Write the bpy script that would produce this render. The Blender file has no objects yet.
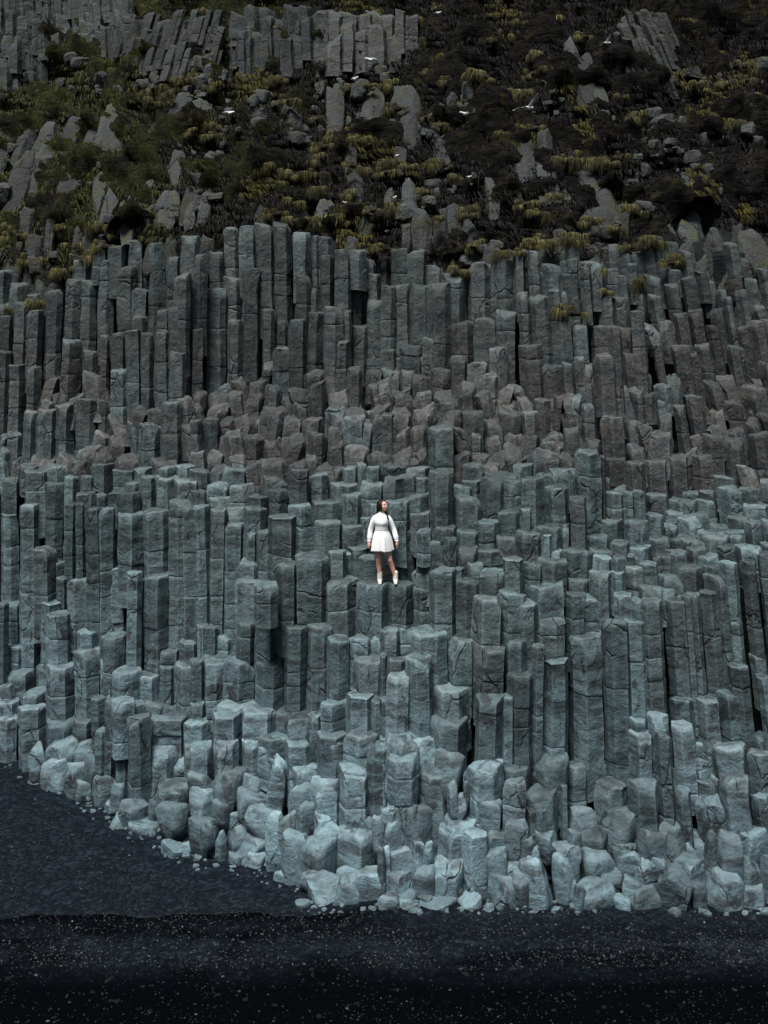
import bpy, bmesh, math, random
import numpy as np
from mathutils import Vector, noise as mnoise

random.seed(7); rng = np.random.default_rng(7)
scene = bpy.context.scene
COL = scene.collection
FPX = 1100.0      # focal length in pixels of a 768 px wide frame
YH = 330.0        # eye level
W0, H0 = 768, 1024

# Survey of the cliff: per sheet (origin x, origin y, scale) the stones seen: kind, left, right, top, bottom.
# C column, B block, R wave-worn boulder, U outcrop rock of the grassy slope
SURVEY = [
(0,220,3.84,"""C 0 50 365 505;C 50 118 310 550;C 103 168 345 560;C 168 245 265 610;U 172 248 215 300;C -20 48 500 800;C 22 100 550 800;C 98 160 560 745;B 160 230 600 685;C 232 318 450 660;C 250 315 225 450;C 302 375 225 490;B 318 385 495 585;C 376 450 150 450;C 415 485 100 200;C 450 530 180 410;C 385 425 440 585;C 490 550 70 180;B 505 575 260 360;C 575 635 85 360;U 630 690 60 140;C 695 765 60 330;C 635 690 140 330;C 670 732 200 480;C 650 715 330 500;C 423 490 430 590;C 485 545 420 710;C 540 595 430 700;C 592 655 425 700;C 430 503 570 745;C 655 718 500 700;C 605 655 340 430;B 510 570 365 430;B 320 420 575 690;B 145 215 680 735;B 210 262 660 720;B 258 330 660 720;B 352 400 630 690;B 500 570 710 780;U 15 85 135 180;U 20 70 165 235;U 85 130 185 280;U 137 195 165 230;U 0 65 235 340;U 118 185 235 300;U 100 160 50 115;U 330 430 10 95;U 180 205 0 90;U 285 325 10 50;U 280 320 150 185"""),
(190,220,3.84,"""C 5 70 130 410;C 0 52 415 650;C 75 128 120 265;C 58 140 262 650;C 130 188 25 215;C 125 195 215 375;C 145 205 380 640;C 190 250 20 190;C 195 272 185 610;C 250 322 10 345;C 278 330 340 550;C 320 390 5 385;C 335 380 385 500;C 398 465 45 205;C 402 468 205 400;C 465 497 60 260;C 467 495 260 340;C 488 555 60 140;C 495 552 135 345;C 555 618 112 345;C 375 450 380 640;C 447 515 348 590;C 515 590 330 600;C 318 380 485 620;B 275 318 540 620;C 588 620 345 490;C 620 670 205 400;C 620 685 400 520;C 672 732 205 300;C 680 742 300 525;C 735 790 250 490;U 715 768 125 225;C 548 610 460 600;C 605 665 560 720;U 40 90 55 110;U 0 35 60 130;U 590 650 55 130;B 170 225 600 650;B 225 290 600 645;B 100 160 625 660;B 428 525 570 630;B 455 525 610 720;B 525 615 625 705;B 680 768 615 705;B 672 735 570 620;B 735 790 495 560;B 740 790 565 610;B 0 60 650 700;B 60 145 655 700;B 60 150 700 745;B 145 210 650 720;B 205 290 660 735;B 285 350 630 700;B 350 430 660 700;B 390 470 640 740;B 270 390 710 768;B 400 460 695 745;B 520 600 700 730;B 590 690 715 768;B 690 768 700 740;B 150 255 730 790;B 0 60 700 768"""),
(380,200,3.84,"""C 0 42 205 305;C 42 108 185 310;C 105 175 190 330;C 0 50 320 560;C 55 118 320 545;C 168 238 250 320;C 112 195 320 545;C 178 270 318 610;C 238 335 280 460;C 272 358 462 610;C 335 435 240 450;C 358 452 450 610;C 428 515 225 420;C 448 525 420 650;C 510 560 200 350;C 520 575 350 525;C 560 615 195 355;C 565 655 360 600;C 645 735 415 660;C 735 800 475 600;C 525 625 550 755;C 420 490 560 705;C 610 705 630 745;C 690 745 620 740;C 740 790 600 740;U 125 200 30 195;U 205 262 60 195;U 248 312 5 180;U 308 388 65 170;U 85 125 90 165;U 390 465 155 240;U 300 385 180 260;U 215 270 230 290;U 610 670 180 240;U 670 720 110 215;B 615 695 242 305;C 690 768 225 375;B 640 695 340 415;B 70 165 542 640;B 165 250 520 630;B 5 70 570 640;B 0 80 640 705;B 80 130 650 705;B 125 205 670 768;B 190 290 635 740;B 270 335 595 700;B 335 415 615 680;B 370 450 658 768;B 310 370 695 768;B 0 45 690 768;B 52 125 710 768;B 450 515 705 750;B 515 568 710 755;B 620 690 735 775;B 690 765 740 775"""),
(568,200,3.84,"""C 12 90 478 640;C 85 180 480 640;C 150 215 480 768;C 90 200 585 768;C 20 118 625 768;C -10 22 620 740;U 25 125 385 475;C 110 180 370 480;C 172 235 370 485;C 185 232 288 380;C 190 248 480 585;C 205 260 585 690;C 235 305 425 690;U 50 130 165 265;U 120 165 175 270;C 38 82 235 355;C 0 48 220 370;U 20 170 0 50;U 350 400 12 50;U 405 490 8 72;U 310 410 95 190;U 420 515 75 155;U 415 480 155 215;U 510 555 125 190;U 543 605 105 180;U 612 675 92 155;U 660 760 110 215;U 565 745 205 345;U 745 800 180 280;U 480 560 190 290;B 370 440 262 310;B 290 370 285 350;B 425 500 290 400;B 465 545 265 330;C 300 375 360 465;C 368 436 320 430;B 560 600 345 390;C 340 412 460 560;C 400 468 432 555;C 452 530 415 530;C 538 620 415 560;C 588 640 370 500;C 520 598 480 640;C 635 690 345 420;C 640 722 480 640;C 600 665 555 690;C 690 768 460 600;C 640 690 560 690;C 395 490 555 690;C 435 520 575 720;C 480 555 545 660;C 725 800 450 520;B 690 768 395 450;C 320 370 550 690;B 235 275 715 768;B 275 335 735 790;B 460 530 745 790;B 520 600 690 768;B 570 655 670 768;B 650 770 700 768;B 728 800 615 670;B 690 740 675 700"""),
(0,390,3.84,"""C 88 148 75 250;C 145 215 70 240;C 212 292 45 228;C 298 378 30 212;C 375 440 35 150;B 420 500 85 150;B 490 570 55 130;B 500 540 120 210;C 540 625 122 300;C 620 705 40 260;C 25 92 155 250;B -5 25 165 220;B -5 40 215 262;B 410 500 150 240;B 360 430 150 210;B 700 790 115 235;B 690 750 20 110;B 570 640 65 115;B 735 790 0 60;B 105 225 225 290;B 220 295 230 280;B 290 345 200 245;B 355 432 218 285;B 320 400 205 255;B 35 100 252 320;B 80 150 280 320;B 180 268 280 350;B 275 360 265 340;B 440 550 238 300;B 595 690 255 305;B 670 750 280 325;B 610 670 290 330;B 515 590 290 330;B 435 515 300 375;C 358 438 278 390;C 92 190 300 440;C 5 75 330 470;C 5 75 470 820;C 75 150 430 1060;C 172 248 350 600;C 248 315 325 450;C 250 300 430 700;B 295 370 385 440;C 290 330 430 720;C 330 400 445 900;C 362 450 445 920;B 410 470 385 440;C 450 540 385 510;C 455 555 460 700;C 485 548 692 1056;C 545 665 692 1060;C 550 655 450 700;C 650 735 415 980;C 698 775 440 900;C 135 215 598 850;C 215 265 715 850;C 262 335 718 880;B 535 600 325 405;B 595 690 325 445;B 665 760 335 420;B 480 540 350 400;B 735 790 380 430;B 315 360 325 380;B 370 410 395 440;B -5 35 250 340"""),
(190,390,3.84,"""C 0 48 110 215;C 45 105 105 225;B 105 180 150 240;B 130 215 165 245;B 215 285 165 255;B 285 358 168 255;B 358 452 165 265;B 452 528 155 255;B 528 600 190 265;C 588 678 90 205;B 590 682 205 260;C 702 790 90 200;B 690 768 235 295;B 660 700 110 160;B 430 510 95 155;B 345 425 95 165;B 290 350 95 170;B 170 258 75 160;B 120 175 100 150;B 270 395 55 130;B 400 465 40 105;B 530 590 140 190;B 290 350 0 50;B 210 290 25 80;B 350 430 5 60;B 620 665 0 80;B 522 622 0 60;B 465 525 0 70;B 548 612 70 110;B 612 700 75 100;B 145 220 0 60;B 220 300 255 320;B 285 390 258 335;C 280 382 325 400;B 130 225 290 340;B 65 150 350 410;B 10 70 375 430;B 155 248 355 435;B 70 145 275 330;B 0 75 300 360;C 382 455 300 420;C 455 530 315 420;B 460 590 275 330;B 585 640 290 360;B 640 678 278 345;B 535 650 345 405;B 655 755 345 430;B 680 730 290 320;C 305 375 378 500;C 302 408 475 650;C 380 475 430 615;C 468 580 415 500;C 470 585 490 615;C 580 665 390 520;C 585 670 510 610;B 690 720 430 500;B 655 700 485 570;B 600 710 578 625;B 650 735 630 740;B 530 600 610 700;B 400 500 615 660;C 408 530 620 880;C 520 650 712 930;F 643 768 745 930;C 322 415 655 880;B 180 275 645 720;C 182 275 720 890;B 250 340 735 800;C 255 318 535 730;C 118 220 500 880;C 72 145 450 880;C 0 78 435 860;B 68 160 405 470;B 145 215 440 500;C 208 300 440 540;C 220 260 540 640;B 220 300 400 445;B 440 500 240 290;B 380 450 265 305;B 155 220 235 290;B 0 60 230 275;B 60 130 225 270"""),
(380,390,3.84,"""B 0 50 0 60;B 55 130 0 55;B 130 205 0 50;B 130 215 45 120;B 205 300 0 75;B 300 370 0 75;B 370 440 0 80;B 430 530 25 80;B 525 590 25 80;C 588 655 30 145;C 540 610 78 165;B 655 695 20 140;B 690 768 12 80;B 700 768 80 145;B 45 130 50 90;B 210 305 75 130;C 0 52 85 235;B 45 120 85 140;B 55 120 140 210;B 118 190 125 185;C 188 285 130 290;B 285 345 135 225;C 315 395 75 160;C 345 390 160 225;B 395 475 92 160;B 395 478 160 225;C 450 540 70 160;B 475 542 150 200;B 130 222 190 275;B 42 130 210 255;B 40 145 250 290;B -20 42 225 300;B 275 350 228 280;B 345 420 238 278;B 400 500 230 285;B 465 565 198 240;B 530 610 170 205;B 610 705 150 195;C 705 760 138 235;B 620 710 190 240;B 565 700 215 270;B 595 690 255 310;B 690 750 240 300;B 740 790 220 275;B 510 590 280 310;B 100 190 290 340;B 10 95 278 320;B 65 140 320 395;C 15 90 330 415;C 138 190 330 385;C 192 280 305 510;B 280 355 360 400;B 318 400 278 335;B 390 455 275 315;B 315 390 340 390;B 395 535 305 340;C 385 482 330 500;C 475 540 340 450;C 540 630 330 510;B 600 665 315 370;C 655 752 298 400;C 630 725 365 525;C 728 790 405 600;B 95 192 390 460;B 115 195 460 530;B 140 195 530 565;B 280 385 400 495;C 450 540 455 545;C 540 580 450 530;B 355 455 495 600;B 290 385 530 590;B 195 295 510 560;B 245 295 560 650;C 20 115 415 530;C 60 140 530 700;C 140 252 562 670;B 290 375 590 650;B 435 530 545 635;C 520 625 535 655;B 585 690 510 610;B 690 725 520 600;B 372 475 605 695;B 620 655 545 630;C 470 550 640 750;B 548 620 655 720;B 328 395 655 715;B 380 485 690 740;C 188 290 675 960;C 100 200 672 900;B 285 325 675 720;B 605 720 635 720;B 700 790 600 710;B 650 700 605 640;F 28 130 745 930"""),
(568,390,3.84,"""B 0 40 12 75;C 45 105 50 185;B 0 48 85 180;B 0 30 140 235;C 120 222 95 270;B 55 130 185 230;C 35 130 225 550;C 20 60 218 300;B -20 30 245 300;B 0 30 300 370;C 10 78 405 600;C 120 145 250 490;C 248 290 0 110;B 245 325 110 160;B 300 395 150 235;B 340 395 90 155;C 395 470 55 220;C 445 535 15 165;B 535 600 65 130;C 595 685 40 150;B 680 740 105 155;B 715 790 85 150;C 685 768 155 280;C 505 600 160 300;C 585 680 180 330;B 460 520 165 215;B 520 600 130 165;B 590 680 140 185;B 230 305 205 265;B 400 490 215 260;C 142 220 255 355;C 220 295 270 400;C 290 378 265 400;C 370 465 245 405;C 470 555 245 375;B 655 730 285 335;B 550 640 320 370;B 135 160 335 380;C 140 215 385 495;C 210 250 385 490;B 170 285 350 400;C 245 295 380 470;C 290 382 390 465;C 570 665 365 480;C 650 725 370 440;B 730 790 340 425;B 385 490 410 465;B 490 570 415 500;B 435 500 385 420;B 500 565 380 425;B 665 768 430 495;B 605 690 478 525;B 415 515 475 545;B 365 450 460 510;B 455 540 465 520;B 290 365 470 545;C 218 305 490 580;C 118 208 490 580;B 68 160 545 605;B 525 615 510 545;C 670 745 500 580;B 740 790 495 570;B 600 690 530 585;B 350 415 510 545;B 490 600 530 560;B 515 620 550 625;B 615 665 555 600;B 385 500 550 610;B 430 520 565 615;B 295 390 555 610;B 165 235 575 630;B 230 320 590 665;B 75 160 600 635;C 0 98 610 720;B 95 165 630 690;B 165 215 630 690;B 215 255 625 670;B 270 345 655 725;C 215 295 670 755;C 82 172 688 830;C 0 82 715 768;B 165 218 690 760;B 322 395 625 680;B 385 450 620 680;B 450 530 600 670;B 495 580 625 680;C 565 645 588 655;B 640 740 590 650;B 735 790 580 640;B 340 450 698 770;B 415 515 668 755;B 515 585 670 710;C 575 670 655 1010;C 658 755 648 1080;C 730 820 620 1080;B 365 450 605 640"""),
(0,570,3.84,"""C -10 35 120 430;C 25 85 115 285;C 15 105 275 385;B 30 132 370 455;B -5 62 430 480;B 90 178 450 510;B -5 72 485 552;C -10 72 550 735;C 72 182 508 760;C 182 290 350 560;C 290 385 292 560;C 302 378 225 310;C 182 272 155 370;C 158 235 115 350;C 390 485 238 400;C 385 440 330 480;B 440 550 368 490;B 530 612 388 490;B 615 690 295 400;C 615 670 360 480;B 690 765 262 345;C 670 790 345 530;B 175 290 560 660;C 285 352 560 670;C 352 415 480 670;C 405 450 490 818;C 430 520 485 600;C 445 500 548 830;C 480 578 550 890;B 490 560 500 550;B 555 668 488 550;C 578 730 530 680;B 575 680 660 760;B 730 790 500 570;B 710 790 570 665;B 710 790 655 750;C 755 800 205 345"""),
(190,570,3.84,"""C 25 122 198 335;C 182 258 190 330;C 250 330 50 330;C 330 415 60 330;C 365 448 208 520;C 440 545 195 535;C 525 620 252 490;B 612 700 245 330;C 625 755 315 470;C 730 800 218 325;B 55 160 312 345;C 55 150 340 490;C 135 250 330 480;C 250 370 340 515;C 0 52 340 500;B 0 88 490 560;B 88 240 482 540;B 0 85 562 650;C 88 200 535 640;C 92 190 640 760;C 195 335 508 640;B 335 480 525 620;B 375 480 550 640;B 455 505 545 630;C 505 605 490 620;C 597 705 458 610;C 690 768 485 620;B 270 380 622 700;C 362 490 635 768;B 488 605 605 740;B 590 718 600 730;B 0 85 655 785;C 200 270 640 768"""),
(380,570,3.84,"""C 0 128 215 330;B 30 100 330 385;B 0 25 320 470;C 120 255 215 430;C 95 200 320 600;C 28 132 385 625;C 255 378 248 420;C 365 485 282 465;C 370 480 465 710;C 485 575 255 400;C 490 585 385 740;C 360 480 88 275;C 290 390 25 245;B 450 560 65 260;C 508 610 112 260;B 560 715 30 170;C 612 712 172 330;C 625 725 330 700;C 715 790 82 235;C 580 630 280 650;B 195 345 420 550;C 190 340 550 720;C 0 65 485 620;B 30 155 620 705;C 110 232 625 768;B 0 30 630 660;C 460 510 470 720;C 130 200 60 220"""),
(568,570,3.84,"""C 0 135 235 740;C 130 240 180 760;C 218 308 185 580;C 270 380 105 600;C 365 475 105 490;C 385 480 480 580;C 430 495 90 480;C 450 525 85 470;C 500 600 75 460;C 515 650 10 370;B 0 115 80 175;B 172 245 85 165;B 240 280 105 180;B 265 345 50 100;B 320 410 62 105;B 410 505 78 115;C 478 590 480 680;C 565 680 455 650;C 610 715 355 660;C 715 790 400 640;C 300 390 545 720;C 235 330 612 790;C 390 485 580 790;C 235 300 560 620;B 690 768 315 400"""),
(0,730,3.84,"""R 110 190 55 210;R 180 300 38 135;R 165 260 115 245;R 245 320 150 265;R 285 360 190 270;R 260 355 120 195;R 330 400 80 190;R 290 355 45 125;R 355 440 180 275;R 425 480 205 290;R 458 570 278 355;R 505 610 345 395;R 570 610 270 350;C 600 720 180 290;R 605 720 280 390;C 575 700 45 180;C 370 420 -10 200"""),
(190,730,3.84,"""B 0 85 30 175;R 0 95 160 225;R 0 95 215 335;R 75 210 155 270;C 95 190 30 150;R 90 150 270 350;R 188 275 165 225;R 175 310 215 330;R 0 100 340 455;R 100 140 385 490;R 40 95 360 440;R 220 330 300 410;R 150 225 380 440;R 165 295 415 490;R 150 215 470 515;R 220 295 470 520;R 295 370 320 515;R 340 415 315 460;R 355 480 385 560;R 410 480 285 400;C 268 380 5 160;R 300 375 105 300;B 375 500 120 230;R 385 475 210 310;C 462 575 170 365;R 520 600 25 160;C 572 702 115 380;C 680 770 45 320;B 720 768 10 45;R 480 580 365 440;R 412 565 420 590;R 560 740 385 560;R 430 560 530 600;R 450 590 570 670;R 555 655 570 650;R 565 690 540 600;R 640 750 540 645;R 700 750 330 440;R 725 768 300 380;R 735 768 450 600;R 480 540 325 385;R 725 800 630 690;R 665 710 340 385"""),
(380,730,3.84,"""C 0 25 45 300;R 30 155 20 90;C 30 150 80 350;C 145 268 138 320;R 205 320 80 260;R 320 345 200 250;R 285 335 250 320;C 320 468 95 350;R 325 430 200 300;R 370 465 260 395;C 465 575 120 190;C 468 555 180 360;R 260 300 200 310;B 580 715 70 200;C 545 690 205 400;C 550 640 275 395;R 600 680 390 470;C 685 720 195 420;C 718 800 120 300;R 75 215 285 460;R 0 75 290 360;C 220 375 320 550;C 310 410 370 630;R 15 80 355 480;R 15 130 465 600;R 120 175 425 520;R 165 205 430 490;R 185 325 500 655;R 130 225 525 645;R 20 140 540 615;R 320 420 550 640;R 0 135 615 665;R 10 125 650 700;R 120 300 640 708;R 285 385 635 695;R 405 500 390 475;R 410 485 455 560;R 480 565 355 500;R 420 525 560 690;R 485 585 540 690;R 480 535 510 545;R 540 665 490 685;R 550 600 415 490;R 580 610 450 480;R 665 750 480 670;R 660 768 445 500;R 720 768 385 460;R 500 545 680 715;R -10 20 450 640;R 740 790 590 690;R 280 320 600 640"""),
(568,730,3.84,"""C 0 90 120 300;B 0 95 290 320;R -10 165 380 490;R 0 110 310 400;R 50 175 465 585;C 98 230 175 335;C 225 345 170 380;C 330 415 0 370;R 130 265 285 440;R 175 255 435 495;R 275 385 385 505;R 350 470 360 500;C 400 475 215 400;C 470 605 235 400;B 480 575 170 245;C 555 680 35 170;C 575 705 160 390;C 680 790 65 240;C 705 790 235 390;R 190 280 465 580;R 210 290 570 670;R 255 335 505 620;R 320 405 495 640;R 350 480 540 690;R 235 345 600 680;R 125 215 560 640;R 145 205 530 570;R 30 175 585 690;R 175 245 640 690;R 0 45 460 610;R 0 30 580 670;R 70 155 590 640;R 405 520 475 560;R 430 525 510 600;R 475 535 590 675;R 530 665 550 690;R 515 575 380 550;R 570 665 400 620;R 655 740 490 630;R 660 768 380 490;R 670 750 600 680;R 740 790 480 650;R 455 495 440 490"""),
(0,0,3.0,"""U 50 95 365 445;U 20 80 440 600;U 75 115 440 560;U 95 170 360 470;U -10 30 360 450;U 245 300 345 455;U 295 375 300 430;U 190 245 345 430;U 505 575 260 345;U 580 632 290 328;U 435 480 388 440;U 510 550 445 500;U 375 425 560 650;U 400 465 490 560;U 425 465 530 610;U 470 535 565 630;U 280 330 500 580;U 315 365 530 600;U 600 635 545 600;U 550 590 555 600;U 430 475 615 645;U 475 505 615 645;U 555 590 600 625;U 55 100 620 700;U 130 155 650 740;U 75 130 700 760;U 215 255 665 710;U 385 430 710 768;U 435 490 725 768;U 490 540 700 768;U 550 600 705 768;U 600 640 700 750;U 325 380 735 780;U 30 70 725 760;U 750 790 315 350;U 170 240 530 600"""),
(256,0,3.0,"""U 410 495 240 385;U 80 140 310 360;U 210 260 250 380;U 320 380 265 305;U 295 380 330 370;U 625 675 240 310;U 735 765 290 330;U 535 595 400 450;U 275 325 500 560;U 690 725 530 580;U 180 235 595 635;U 310 360 615 670;U 385 420 560 600;U 440 480 530 590;U 0 40 615 660;U 415 450 430 460;U 270 300 420 465;U 525 550 310 360"""),
(512,0,3.0,"""U 5 80 415 515;U 75 125 375 490;U 80 135 490 560;U 150 260 495 565;U 185 308 505 630;U 355 385 540 600;U 405 430 550 590;U 320 355 635 720;U 155 200 100 180;U 175 245 150 260;U 240 285 220 290;U 335 400 40 130;U 370 470 90 230"""),
]
TUSSOCKS = [(0,0,3.0,"460 265 50;505 285 30;560 240 40;640 258 60;590 345 50;640 375 50;640 408 40;600 222 30;490 385 35;465 310 40;570 395 35;450 45 40;610 30 40;690 140 50;565 160 30"),
(256,0,3.0,"345 50 60;470 60 50;510 215 45;580 240 50;680 225 60;555 375 40;650 390 50;290 260 45;345 255 40;400 250 50;420 325 60;70 235 40;180 355 40;100 300 45;255 410 50;315 420 40;180 475 50;200 440 40;100 520 60;175 525 70;60 550 50;190 570 40;120 610 50;280 580 70;350 630 50;430 625 80;510 575 70;390 515 50;400 490 50;460 500 50;530 490 45;565 495 45;600 530 50;740 400 50;510 350 35;640 630 40;125 660 40;190 660 45;60 640 40;660 740 45;720 120 50;745 105 40;550 170 40;750 270 40;360 740 40;290 495 50;340 515 40;480 120 40;545 20 40;30 500 40"),
(512,0,3.0,"30 70 50;120 65 50;215 110 40;85 165 60;120 210 50;60 220 40;40 280 50;330 290 35;370 350 45;60 385 50;190 385 50;160 480 70;220 475 70;260 485 40;300 490 45;520 565 60;480 575 50;370 625 50;80 640 55;40 610 50;130 590 45;240 660 50;200 715 50;100 720 50;60 725 45;640 250 60;700 240 60;680 370 60;600 280 50;720 290 50;440 60 45;430 720 40;350 740 40;330 465 30;620 160 40;560 250 40;470 20 40"),
(568,200,3.84,"390 240 60;440 232 60;420 215 50;310 165 50;260 320 45;150 355 60;40 400 50;90 80 60;30 145 50;190 110 40;105 270 35"),
(380,200,3.84,"60 30 80;345 60 60;370 170 40;20 185 35;480 215 70;540 205 40;590 165 60;650 165 50;310 275 35;220 75 40;740 430 40"),
(0,220,3.84,"380 20 70;250 30 60;120 150 60;230 200 60;310 190 60;350 130 60;60 60 60;20 20 50;20 340 40;460 60 50;140 320 35;280 100 60;560 60 40;400 100 50")]

# ------------------------------------------------------------------ helpers
def tag(o, label=None, cat=None, group=None, kind=None):
    if label: o['label'] = label
    if cat: o['category'] = cat
    if group: o['group'] = group
    if kind: o['kind'] = kind
    return o

def make_mesh(name, verts, faces, mat=None, smooth=True, sharp=None):
    me = bpy.data.meshes.new(name)
    me.from_pydata([tuple(v) for v in verts], [], faces)
    me.update()
    if smooth:
        me.polygons.foreach_set('use_smooth', [True]*len(me.polygons))
        if sharp: me.set_sharp_from_angle(angle=math.radians(sharp))
    if mat: me.materials.append(mat)
    return me

def link(name, me, parent=None, loc=None):
    o = bpy.data.objects.new(name, me); COL.objects.link(o)
    if parent: o.parent = parent
    if loc is not None: o.location = loc
    return o

class Nodes:
    def __init__(s, mat):
        mat.use_nodes = True; s.t = mat.node_tree; s.t.nodes.clear()
    def n(s, typ, **kw):
        nd = s.t.nodes.new(typ)
        for k, v in kw.items():
            if k.startswith('i_'):
                nd.inputs[k[2:].replace('_', ' ')].default_value = v
            else: setattr(nd, k, v)
        return nd
    def l(s, a, b): s.t.links.new(a, b)
    def math(s, op, a, b=None, c=None, clamp=False):
        nd = s.t.nodes.new('ShaderNodeMath'); nd.operation = op; nd.use_clamp = clamp
        for i, v in enumerate((a, b, c)):
            if v is None: continue
            if isinstance(v, (int, float)): nd.inputs[i].default_value = v
            else: s.l(v, nd.inputs[i])
        return nd.outputs[0]
    def mix(s, f, a, b, blend='MIX'):
        nd = s.t.nodes.new('ShaderNodeMix'); nd.data_type = 'RGBA'; nd.blend_type = blend
        for sock, v in ((nd.inputs[0], f), (nd.inputs[6], a), (nd.inputs[7], b)):
            if isinstance(v, (int, float)): sock.default_value = v
            elif isinstance(v, tuple): sock.default_value = (*v, 1) if len(v) == 3 else v
            else: s.l(v, sock)
        return nd.outputs[2]
    def noise(s, vec, scale, detail=4, rough=.55, dist=0):
        nd = s.n('ShaderNodeTexNoise'); nd.inputs['Scale'].default_value = scale
        nd.inputs['Detail'].default_value = detail; nd.inputs['Roughness'].default_value = rough
        nd.inputs['Distortion'].default_value = dist
        if vec is not None: s.l(vec, nd.inputs['Vector'])
        return nd.outputs['Fac']
    def ramp(s, f, lo, hi, a=0., b=1.):
        nd = s.t.nodes.new('ShaderNodeMapRange'); nd.clamp = True
        s.l(f, nd.inputs[0])
        for i, v in zip((1, 2, 3, 4), (lo, hi, a, b)): nd.inputs[i].default_value = v
        return nd.outputs[0]
    def mapping(s, vec, scale):
        nd = s.t.nodes.new('ShaderNodeMapping'); nd.inputs['Scale'].default_value = scale
        s.l(vec, nd.inputs['Vector']); return nd.outputs[0]

# ------------------------------------------------------------------ materials
def rock_material(name, base_lo, base_hi, weather_dim, seed=0., bump=1.0, rough=.72, local=True, lichen=0.):
    m = bpy.data.materials.new(name); N = Nodes(m)
    out = N.n('ShaderNodeOutputMaterial'); b = N.n('ShaderNodeBsdfPrincipled')
    N.l(b.outputs[0], out.inputs[0])
    geo = N.n('ShaderNodeNewGeometry'); oi = N.n('ShaderNodeObjectInfo')
    pos = geo.outputs['Position']
    sep = N.n('ShaderNodeSeparateXYZ'); N.l(pos, sep.inputs[0])
    add = N.n('ShaderNodeVectorMath', operation='ADD')       # every stone its own piece of texture
    mul = N.n('ShaderNodeVectorMath', operation='SCALE'); N.l(oi.outputs['Random'], mul.inputs['Scale'])
    mul.inputs[0].default_value = (37., 61., 19.)
    N.l(pos, add.inputs[0]); N.l(mul.outputs[0], add.inputs[1]); p = add.outputs[0]
    big = N.noise(p, 1.3, 3, .55); med = N.noise(p, 4.5, 5, .6, .4); fine = N.noise(p, 38, 5, .7)
    streak = N.noise(N.mapping(p, (7, 7, .8)), 1.0, 5, .65, .3)
    band = N.noise(N.mapping(p, (.5, .5, 4.5)), 1.0, 4, .6, .6)
    f = N.math('ADD', N.math('MULTIPLY', med, .5), N.math('MULTIPLY', streak, .5))
    col = N.mix(N.ramp(f, .36, .64), base_lo, base_hi)
    # each stone a little lighter or darker, bluer or browner
    r = oi.outputs['Random']
    r2 = N.math('FRACT', N.math('MULTIPLY', r, 17.31))
    col = N.mix(N.math('MULTIPLY', N.ramp(r2, .35, 1.), .5), col, (.085, .080, .076))
    # higher on the cliff: weathered tint, plus vignette dimming painted into the colour
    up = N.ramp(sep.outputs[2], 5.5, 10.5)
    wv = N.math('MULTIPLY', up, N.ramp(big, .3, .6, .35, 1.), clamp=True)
    col = N.mix(N.math('MULTIPLY', wv, weather_dim), col, (.058, .064, .057))
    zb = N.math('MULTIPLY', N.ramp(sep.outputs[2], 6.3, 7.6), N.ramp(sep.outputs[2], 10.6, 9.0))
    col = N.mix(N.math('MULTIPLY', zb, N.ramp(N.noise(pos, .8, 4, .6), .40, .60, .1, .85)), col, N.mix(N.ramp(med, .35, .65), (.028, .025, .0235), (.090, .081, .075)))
    # wave-washed foot: paler, salt bleached
    lo = N.ramp(N.math('ADD', sep.outputs[2], N.math('MULTIPLY', N.noise(pos, .45, 4, .6), 5.)), 7.4, 2.8)
    col = N.mix(N.math('MULTIPLY', lo, N.ramp(med, .3, .7, .25, .75)), col, (.175, .285, .34))
    # damp blackish patches and bands
    st = N.math('MULTIPLY', N.ramp(band, .48, .60), N.ramp(big, .36, .52))
    col = N.mix(N.math('MULTIPLY', st, .85), col, (.03, .04, .045))
    st2 = N.ramp(N.noise(p, 2.2, 5, .62, .8), .575, .63)
    col = N.mix(N.math('MULTIPLY', st2, .85), col, (.028, .036, .042))
    # hairline cracks
    vor = N.n('ShaderNodeTexVoronoi', feature='DISTANCE_TO_EDGE'); vor.inputs['Scale'].default_value = 1.2
    wp = N.n('ShaderNodeVectorMath', operation='ADD')
    nv = N.n('ShaderNodeTexNoise'); nv.inputs['Scale'].default_value = 3.; nv.inputs['Detail'].default_value = 4
    N.l(p, nv.inputs['Vector'])
    sc = N.n('ShaderNodeVectorMath', operation='SCALE'); sc.inputs['Scale'].default_value = .22
    N.l(nv.outputs['Color'], sc.inputs[0]); N.l(p, wp.inputs[0]); N.l(sc.outputs[0], wp.inputs[1])
    N.l(N.mapping(wp.outputs[0], (1, 1, .55)), vor.inputs['Vector'])
    crk = N.math('MULTIPLY', N.ramp(vor.outputs['Distance'], .022, .004), N.ramp(N.noise(p, 1.1, 2), .52, .60))
    col = N.mix(N.math('MULTIPLY', crk, .5), col, (.02, .024, .026))
    # worn pale edges
    pt = N.ramp(geo.outputs['Pointiness'], .51, .58)
    col = N.mix(N.math('MULTIPLY', pt, .45), col, N.mix(N.ramp(sep.outputs[2], 4., 11.), (.27, .36, .38), (.10, .11, .11)))
    col = N.mix(N.ramp(fine, .3, .75, .0, .28), col, (.04, .05, .055))
    if lichen:
        lm = N.ramp(N.noise(p, 9, 5, .7), .60, .68)
        col = N.mix(N.math('MULTIPLY', lm, lichen), col, (.09, .09, .07))
        mo = N.ramp(N.noise(p, 2.3, 4, .6), .52, .62)
        col = N.mix(N.math('MULTIPLY', mo, lichen), col, (.045, .05, .018))
    r3 = N.ramp(N.math('FRACT', N.math('MULTIPLY', r, 91.7)), 0., 1., .62, 1.28)
    r3 = N.math('MULTIPLY', r3, N.ramp(N.noise(pos, .33, 3, .5), .35, .65, .72, 1.2))
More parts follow.
